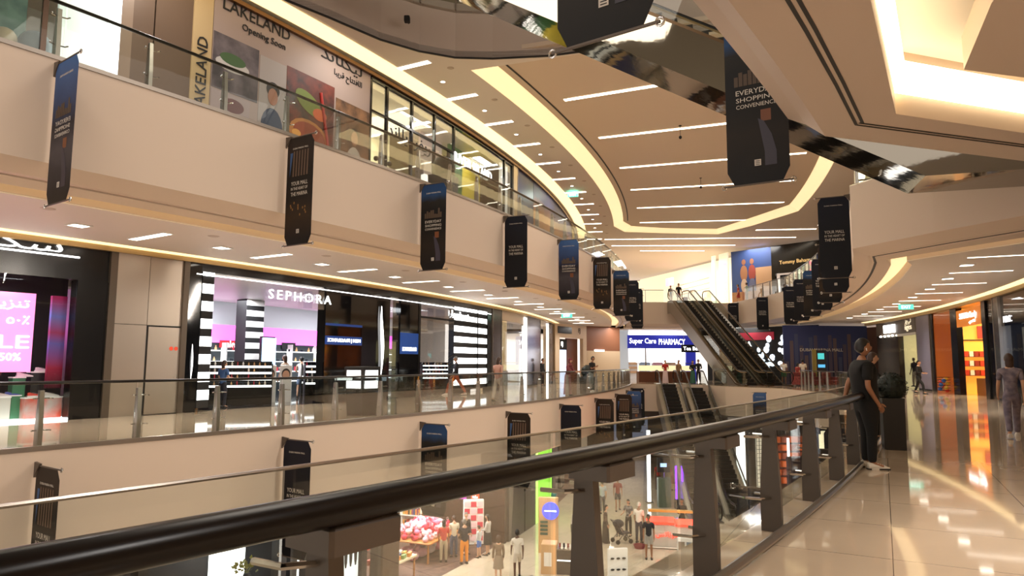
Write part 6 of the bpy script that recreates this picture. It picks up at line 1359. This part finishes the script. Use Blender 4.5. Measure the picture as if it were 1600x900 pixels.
bc = ['B8402E', 'D88A3A', '2E4A7A', 'E2D8C8', '2A2A30', '7A9A5A', 'C8A03A', '8A3A5A']
BK = [MB().bbox(-.02, .02, -.09, .09, 0, .3, .004).mesh('book', mat('book_' + c, c, .5)) for c in bc]
rr = random.Random(11); nb_ = 0
rv = math.atan2(gr_(1, 0, 0).y - gr_(0, 0, 0).y, gr_(1, 0, 0).x - gr_(0, 0, 0).x)
for z_ in (.34, .89, 1.44, 1.99, 2.54):
    u = .3
    while u < 3.9 and nb_ < 200:
        if not 2.05 < u < 2.2:
            o = bpy.data.objects.new('book', BK[rr.randrange(8)]); COL.objects.link(o); o.location = gr_(u, z_, .12); o.rotation_euler = (0, 0, rv); s_ = rr.uniform(.8, 1.15); o.scale = (1.7, 1, s_); tag(o, 'upright book with a coloured spine on the white book shelves', 'book', 'books on the white shelves'); nb_ += 1
        u += .092
# toy table
q = P(88.4, -24.3, ZG); t = thing('toy_table', 'wooden table heaped with pink soft toys on the ground level', 'table', q, R_(-24)); wd = mat('light_oak', 'B87A3A', .4)
lpart(MB().bbox(-1.0, 1.0, -1.3, 1.3, .74, .8, .02), 'table_top', wd, t)
for x_ in (-.92, .86):
    for y_ in (-1.22, 1.16): lpart(MB().box(x_, x_ + .06, y_, y_ + .06, 0, .74), 'leg', wd, t)
TOY = [MB().ell((0, 0, .1), .16, .12, .11, 10, 7).ell((.12, 0, .2), .07, .07, .07, 8, 6).ell((.12, .05, .27), .025, .02, .03, 6, 5).ell((.12, -.05, .27), .025, .02, .03, 6, 5).mesh('soft_toy', mat('toy_' + c, c, .9), True) for c in ('E87A9A', 'F0B8C8', 'F2E6E8', 'D8304A')]
def toys(n, f, label, group, s=1.):
    for k in range(n):
        o = bpy.data.objects.new('soft_toy', TOY[rr.choice((0, 1, 1, 2, 3))]); COL.objects.link(o); o.location = f(k); o.rotation_euler = (0, 0, rr.uniform(0, 6.28)); o.scale = (s,) * 3; tag(o, label, 'soft toy', group)
mt = Matrix.Translation(q) @ Matrix.Rotation(R_(-24), 4, 'Z')
def heap(k):
    L_ = k // 28; i = k % 28; s_ = 1 - L_ * .22; return mt @ Vector(((-.8 + (i % 4) * .5) * s_, (-1.1 + (i // 4) * .36) * s_, .8 + L_ * .18))
toys(84, heap, 'pink or white soft toy heaped on the wooden table', 'soft toys heaped on the wooden table')
toys(8, lambda k: mt @ Vector((-.6 + (k % 2) * .7, -1.0 + (k // 2) * .62, 0)), 'large pink soft toy on the floor under the wooden table', 'large pink toys under the table', 1.7)
q2 = P(87.0, -26.0, ZG); t = thing('toy_shelf', 'sloping red shelf crowded with red and pink toys at the left of the gift shop', 'shelf', q2, R_(-26))
for k in range(4): lpart(MB().box(-.3 - .3 * k, .1 - .3 * k, -1.8, 1.8, .5 + .42 * k, .54 + .42 * k), 'shelf_board', mat('red_shelf', 'B0382A', .4), t)
lpart(MB().box(-1.4, -1.3, -1.8, 1.8, 0, 2.3), 'back_panel', MATS['red_shelf'], t)
m2 = Matrix.Translation(q2) @ Matrix.Rotation(R_(-26), 4, 'Z')
toys(56, lambda k: m2 @ Vector((-.12 - .3 * (k // 14), -1.7 + (k % 14) * .26, .54 + .42 * (k // 14))), 'red or pink soft toy on the sloping red shelf', 'soft toys on the sloping red shelf', 1.2)
q3 = P(89.3, -26.6, ZG); t = thing('book_table', 'pale table stacked with books and packs near the dark pier', 'table', q3, R_(-26)); lpart(MB().bbox(-.5, .5, -.9, .9, .72, .8, .02), 'table_top', mat('cream_top', 'D8CDB0', .4), t)
for x_ in (-.45, .4):
    for y_ in (-.8, .75): lpart(MB().box(x_, x_ + .05, y_, y_ + .05, 0, .72), 'leg', wd, t)
m3 = Matrix.Translation(q3) @ Matrix.Rotation(R_(-26), 4, 'Z')
for k in range(20):
    o = bpy.data.objects.new('book', BK[(k * 3) % 8]); COL.objects.link(o); o.location = m3 @ Vector((-.35 + (k % 4) * .22, -.75 + (k // 4) * .36, .84)); o.rotation_euler = (R_(90), 0, R_(-26 + k)); o.scale = (3.0, 1, 1); tag(o, 'book lying on the pale table near the dark pier', 'book', 'books lying on the pale table')
t = thing('magazine_stand', 'tall rotating stand of red and white cards by the brown wall', 'display stand', P(89.6, -22.9, ZG), R_(10)); lpart(MB().bbox(-.45, .45, -.12, .12, .05, 1.95, .02), 'board', M['white'], t)
for k in range(18): lpart(MB().box(-.42 + (k % 3) * .29, -.18 + (k % 3) * .29, -.15, -.12, .2 + (k // 3) * .29, .42 + (k // 3) * .29), 'card', mat(('cd0', 'cd1')[k % 2], ('C8304A', 'E8C8CC')[k % 2], .5), t)
area('shop_light', P(87.5, -24.8, ZG + 4.1), 4, 700, (1, .96, .9), 4); area('shop_light', P(88.6, -31.2, ZG + 3.6), 3, 60, NEUT, 1)
# columns and green shop
t = thing('steel_column', 'wide grey steel clad column on the ground level', 'column', P(90.2, -21, ZG)); put(mat('grey_steel_panel', '77706A', .3, .6), g, w(-22.2), w(-20.95), 0, 4.37, -1.2, .05, 'cladding', t); put(MATS['grey_steel_panel'], g, w(-20.9), w(-19.9), 0, 4.37, -1.2, .05, 'cladding', t); put(M['blackm'], g, w(-21.0), w(-20.88), 1.9, 2.2, .05, .08, 'intercom', t)
t = thing('storefront', 'lime green lit shop front on the ground level', 'shop front', g(w(-19), 0, 0)); put(mat('lime_green', '7AC832', .4, emit=.9, ecol='86D838'), g, w(-19.85), w(-17.9), 0, 4.3, -.2, 0, 'green_panel', t); put(mat('lime_light', 'B8E878', .4, emit=1.2), g, w(-19.85), w(-19.6), 0, 4.3, 0, .03, 'light_edge', t); put(M['blackm'], g, w(-17.85), w(-13), 0, 4.3, -1, -.9, 'dark_wall', t)
for k in range(3): put(mat('dim_window', '4A4038', .3, emit=.15), g, w(-17.4 + k * 1.5), w(-16.5 + k * 1.5), .3, 3, -.8, -.7, 'window', t)
# kiosks
t = thing('phone_kiosk', 'tan kiosk with a round blue lit sign on the ground level', 'kiosk', (1.6, 30.4, ZG), R_(-8)); tan_ = mat('tan_panel', 'C8A070', .5)
lpart(MB().bbox(-.42, .42, -.08, .08, 0, 2.3, .02), 'back_board', tan_, t); lpart(MB().lathe([(0, 0), (.33, 0), (.33, .06), (0, .06)], n=28), 'x', M['white'], t); bpy.data.objects.remove([o for o in t.children if o.name.startswith('x')][0])
gk = lambda u, v, w_: Vector((u, -.09 - w_, v))
rs = lpart(MB().mell(gk, .1, 1.75, .36, .36, 0, .05, 32), 'round_sign', mat('blue_lit_sign', '4048E0', .4, emit=1.6, ecol='4A50F0'), t)
lpart(letters(MB(), gk, 'PHONE CARE', .1, 1.75, w=.5, w0=.055), 'sign_lettering', M['wlight2'], rs)
for k in range(4): lpart(MB().mrect(gk, -.34, -.02, .75 + .16 * k, .85 + .16 * k, 0, .02), 'display_panel', mat('dark_green_panel', '1E4A3A', .4), t)
t = thing('kiosk_counter', 'tan service counter with glass shelves in front of the round blue sign', 'counter', (1.7, 27.7, ZG), R_(-8)); lpart(MB().bbox(-.5, .1, -.35, .35, 0, 1.1, .02), 'cabinet', tan_, t); lpart(MB().box(-.38, -.1, -.37, -.35, .3, .8), 'notice', M['white'], t)
lpart(MB().bbox(.1, 1.5, -.3, .5, 0, .9, .02), 'glass_case', mat('dark_case', '4A4038', .2), t); lpart(MB().box(.1, 1.5, -.32, .5, .9, .94), 'counter_top', M['steel'], t); lpart(MB().box(.12, 1.48, -.33, -.3, .5, .54), 'shelf_edge', M['wlight'], t)
for k in range(8): o = bpy.data.objects.new('phone_case', MB().bbox(-.04, .04, -.01, .01, 0, .15, .003).mesh('phone_case', mat(('pcr', 'pcb')[k % 2], ('A03A3A', '2A2A38')[k % 2], .4))); COL.objects.link(o); o.location = Matrix.Translation((1.7, 27.7, ZG)) @ Matrix.Rotation(R_(-8), 4, 'Z') @ Vector((.2 + k * .16, 0, .94)); tag(o, 'phone case standing on the service counter', 'phone case', 'phone cases on the service counter')
t = thing('red_neon_counter', 'white counter with red light strip and red neon Arabic script on the ground level', 'counter', (7.2, 31.5, ZG), R_(-10))
ws = mat('counter_white', 'C8C0B8', .3); lpart(MB().bbox(-1.15, 1.15, -.5, .5, .08, 1.05, .03), 'body', ws, t); lpart(MB().bbox(-1.2, 1.2, -.55, .55, 0, .08, .02), 'plinth', M['steel'], t)
rn = mat('red_neon', 'FF4030', .4, emit=4, ecol='FF3020'); lpart(MB().bbox(-1.2, 0, -.55, .55, 1.05, 1.15, .02).bbox(0.02, 1.2, -.55, .55, .98, 1.08, .02), 'red_light_strip', rn, t)
gn = lambda u, v, w_: Vector((u, -.505 - w_, v)); lpart(letters(MB(), gn, arabic('دوناتس'), -.35, .6, w=.95, h=.28, w0=.01), 'neon_lettering', rn, t)
for k in range(2): lpart(MB().bbox(-1.1, .9, .7 + k * .5, .95 + k * .5, .9 + .3 * k, 1.0 + .3 * k, .02), 'counter_step', mat('amber_step', 'C89A4A', .4, emit=.3), t)
t = thing('light_column', 'tall thin white light column on the ground level', 'light', (8.0, 41.2, ZG)); lpart(MB().bbox(-.09, .09, -.09, .09, .06, 4.1, .01), 'tube', M['wlight2'], t); lpart(MB().bbox(-.2, .2, -.2, .2, 0, .06, .01), 'base', M['steel'], t)
t = thing('screen_stand', 'black screen stand with a blue picture beyond the red neon counter', 'screen', (8.6, 40.0, ZG)); lpart(MB().bbox(-.35, .35, -.1, .1, 1.9, 2.7, .02), 'screen_housing', M['blackm'], t); lpart(MB().box(-.2, .15, -.12, -.1, 2.2, 2.4), 'screen', mat('blue_pic', '9AB8F0', .4, emit=2), t); lpart(MB().bbox(-.35, .35, -.25, .25, 0, 1.6, .02), 'cabinet', mat('grey_green_cab', '5A6658', .4), t); lpart(MB().tube([(0, 0, 1.6), (0, 0, 1.9)], .05), 'neck', M['steel'], t)
for i, dx in enumerate((.0, .35)):
    t = thing('neon_tube', ('left purple neon tube beside the down escalator foot', 'right purple neon tube beside the down escalator foot')[i], 'light', (9.2 + dx, 39.6, ZG)); lpart(MB().tube([(0, 0, .5), (0, 0, 2.3)], .05, 8), 'tube', mat('purple_neon', '7A30F0', .4, emit=5, ecol='6A28F0'), t); lpart(MB().bbox(-.1, .1, -.1, .1, 0, .5, .02), 'base', M['blackm'], t)
# card rack and stall in front
t = thing('postcard_rack', 'white postcard rack seen through the near balustrade glass', 'rack', (6.3, 25.2, ZG), R_(-15)); lpart(MB().bbox(-.45, .45, -.05, .05, .2, 1.9, .02), 'board', M['white'], t); lpart(MB().bbox(-.4, .4, -.3, .3, 0, .2, .02), 'base', M['steel'], t)
for k in range(12): lpart(MB().box(-.4 + (k % 3) * .28, -.18 + (k % 3) * .28, -.08, -.05, .35 + (k // 3) * .38, .62 + (k // 3) * .38), 'card', mat(('pk0', 'pk1', 'pk2')[k % 3], ('8A7A6A', '6A7A8A', 'A89A8A')[k % 3], .5), t)
t = thing('sunglasses_rack', 'tilted rack of dark sunglasses behind the near post', 'rack', (3.6, 24.2, ZG), R_(10)); lpart(MB().bbox(-.35, .35, -.05, .05, .1, 1.8, .02), 'board', M['white'], t)
for k in range(12): lpart(MB().ell((-.2 + (k % 3) * .2, -.08, .4 + (k // 3) * .36), .07, .03, .035, 8, 6), 'sunglasses', M['blackm'], t)
# right-hand ground shops seen through the near glass
g = rightface(108.8, -12, ZG); w = lambda a: math.radians(-12 - a) * 108.8
t = thing('storefront', 'ground level shops on the right with orange shelves and white lit panels', 'shop front', g(4, 0, 0))
put(M['blackm'], g, -3, w(-34), 0, 4.37, -1.5, -1.4, 'back_wall', t)
for a in (-13.0, -14.8, -17.0, -19.5, -22.3): put(M['wlight'], g, w(a), w(a) + .5, 0, 4.0, -.5, -.4, 'white_lit_panel', t)
for k in range(7):
    put(mat('grid_panel', 'E8DFC8', .4, emit=.5), g, w(-14.2) + .28 * k, w(-14.2) + .28 * k + .24, .3, 3.8, -.4, -.35, 'grid_panel', t) if k < 5 else None
for k in range(5):
    for i in range(5): put(mat(('osh0', 'osh1')[(i + k) % 2], ('C85A1E', '8A3A1A')[(i + k) % 2], .5, emit=.35), g, w(-15.6) + .55 * i, w(-15.6) + .55 * i + .45, .5 + .6 * k, .9 + .6 * k, -.6, -.4, 'orange_shelf', t)
for a in (-16.8, -19.0, -22.0, -25.0): put(bz, g, w(a), w(a) + .5, 0, 4.37, -.3, 0, 'pier', t)
put(mat('blue_white_lit', 'C8D0F8', .5, emit=1.5), g, w(-12.6), w(-12.2), 2.8, 3.2, -.2, -.1, 'lit_sign', t)
area('shop_light', P(108.4, -15.5, ZG + 4.1), 4, 200, (1, .9, .75), 1.5)
struct('ceiling_right_ground', MB().rev([(106.6, ZG + 4.37), (118, ZG + 4.37), (118, ZG + 4.40), (106.6, ZG + 4.40)], -46, -5), M['ceil'], 'pale ceiling above the right side of the ground level')

# far end of the ground level
g = flatface((-2, 60.5), 0, ZG)
t = thing('storefront', 'dim shop fronts closing the far end of the ground level', 'shop front', (10, 60.5, ZG))
put(mat('dim_brown_wall', '5A4A3E', .5), g, 0, 40, 0, 4.7, -.3, 0, 'wall', t)
for k, c in enumerate(('B8A48C', '8A90A8', 'B89868', '988C80')): put(mat('lit_' + c, c, .5, emit=.35), g, 5 + k * 5.2, 8.5 + k * 5.2, .3, 3.4, 0, .05, 'lit_window', t)

g = flatface((13.5, 42.3), 12, ZG)
t = thing('storefront', 'ground level shop with a white grid and orange shelves on the right', 'shop front', (15, 43, ZG))
put(M['wlight'], g, 0, .55, 0, 4.1, -.1, 0, 'white_lit_panel', t); put(M['blackm'], g, .55, 1.3, 0, 4.3, -.3, -.1, 'dark_wall', t)
put(mat('grid_back', 'E8DFC8', .4, emit=.6), g, 1.3, 2.2, .4, 4.1, -.1, -.05, 'grid_back', t)
for k in range(5): put(M['blackm'], g, 1.3 + .2 * k, 1.33 + .2 * k, .4, 4.1, -.05, -.03, 'grid_bar', t)
for k in range(16): put(M['blackm'], g, 1.3, 2.2, .45 + .24 * k, .47 + .24 * k, -.05, -.03, 'grid_bar', t)
put(mat('dark_warm_wall', '5A3020', .5), g, 2.2, 6.6, 0, 4.3, -1.5, -1.4, 'back_wall', t); put(M['blackm'], g, 2.2, 6.6, 3.7, 4.3, -.3, 0, 'fascia_panel', t)
for i in range(5):
    for k in range(6): put(mat(('osh0', 'osh1')[(i + k) % 2], ('C85A1E', '8A3A1A')[(i + k) % 2], .5, emit=.35), g, 2.5 + .62 * i, 3.0 + .62 * i, .6 + .5 * k, .95 + .5 * k, -1.4, -1.1, 'orange_goods', t)
put(M['wlight'], g, 4.0, 4.12, .5, 3.4, -1.0, -.9, 'light_tube', t); put(mat('cream_lit_edge', 'F2E4BC', .5, emit=1.4), g, 5.7, 6.1, 0, 3.9, -.2, 0, 'lit_edge', t); put(M['blackm'], g, 6.1, 9, 0, 4.3, -.3, -.1, 'dark_wall', t)
put(mat('blue_white_lit', 'C8D0F8', .5, emit=1.5), g, 7.0, 8.0, 2.6, 3.1, -.1, 0, 'lit_sign', t)
t = thing('tall_poster', 'dark purple tall poster stand seen through the near balustrade glass on the ground level', 'poster', (14.7, 35.5, ZG), R_(14))
lpart(MB().bbox(-1.0, 1.0, -.1, .1, 0, 3.4, .03), 'board', grad_mat('purple_poster', [(0, '16141E'), (.4, '2A2638'), (.7, '3A2A34'), (1., '1C1A2A')], 0, 3.4, -.2, 1.5), t)
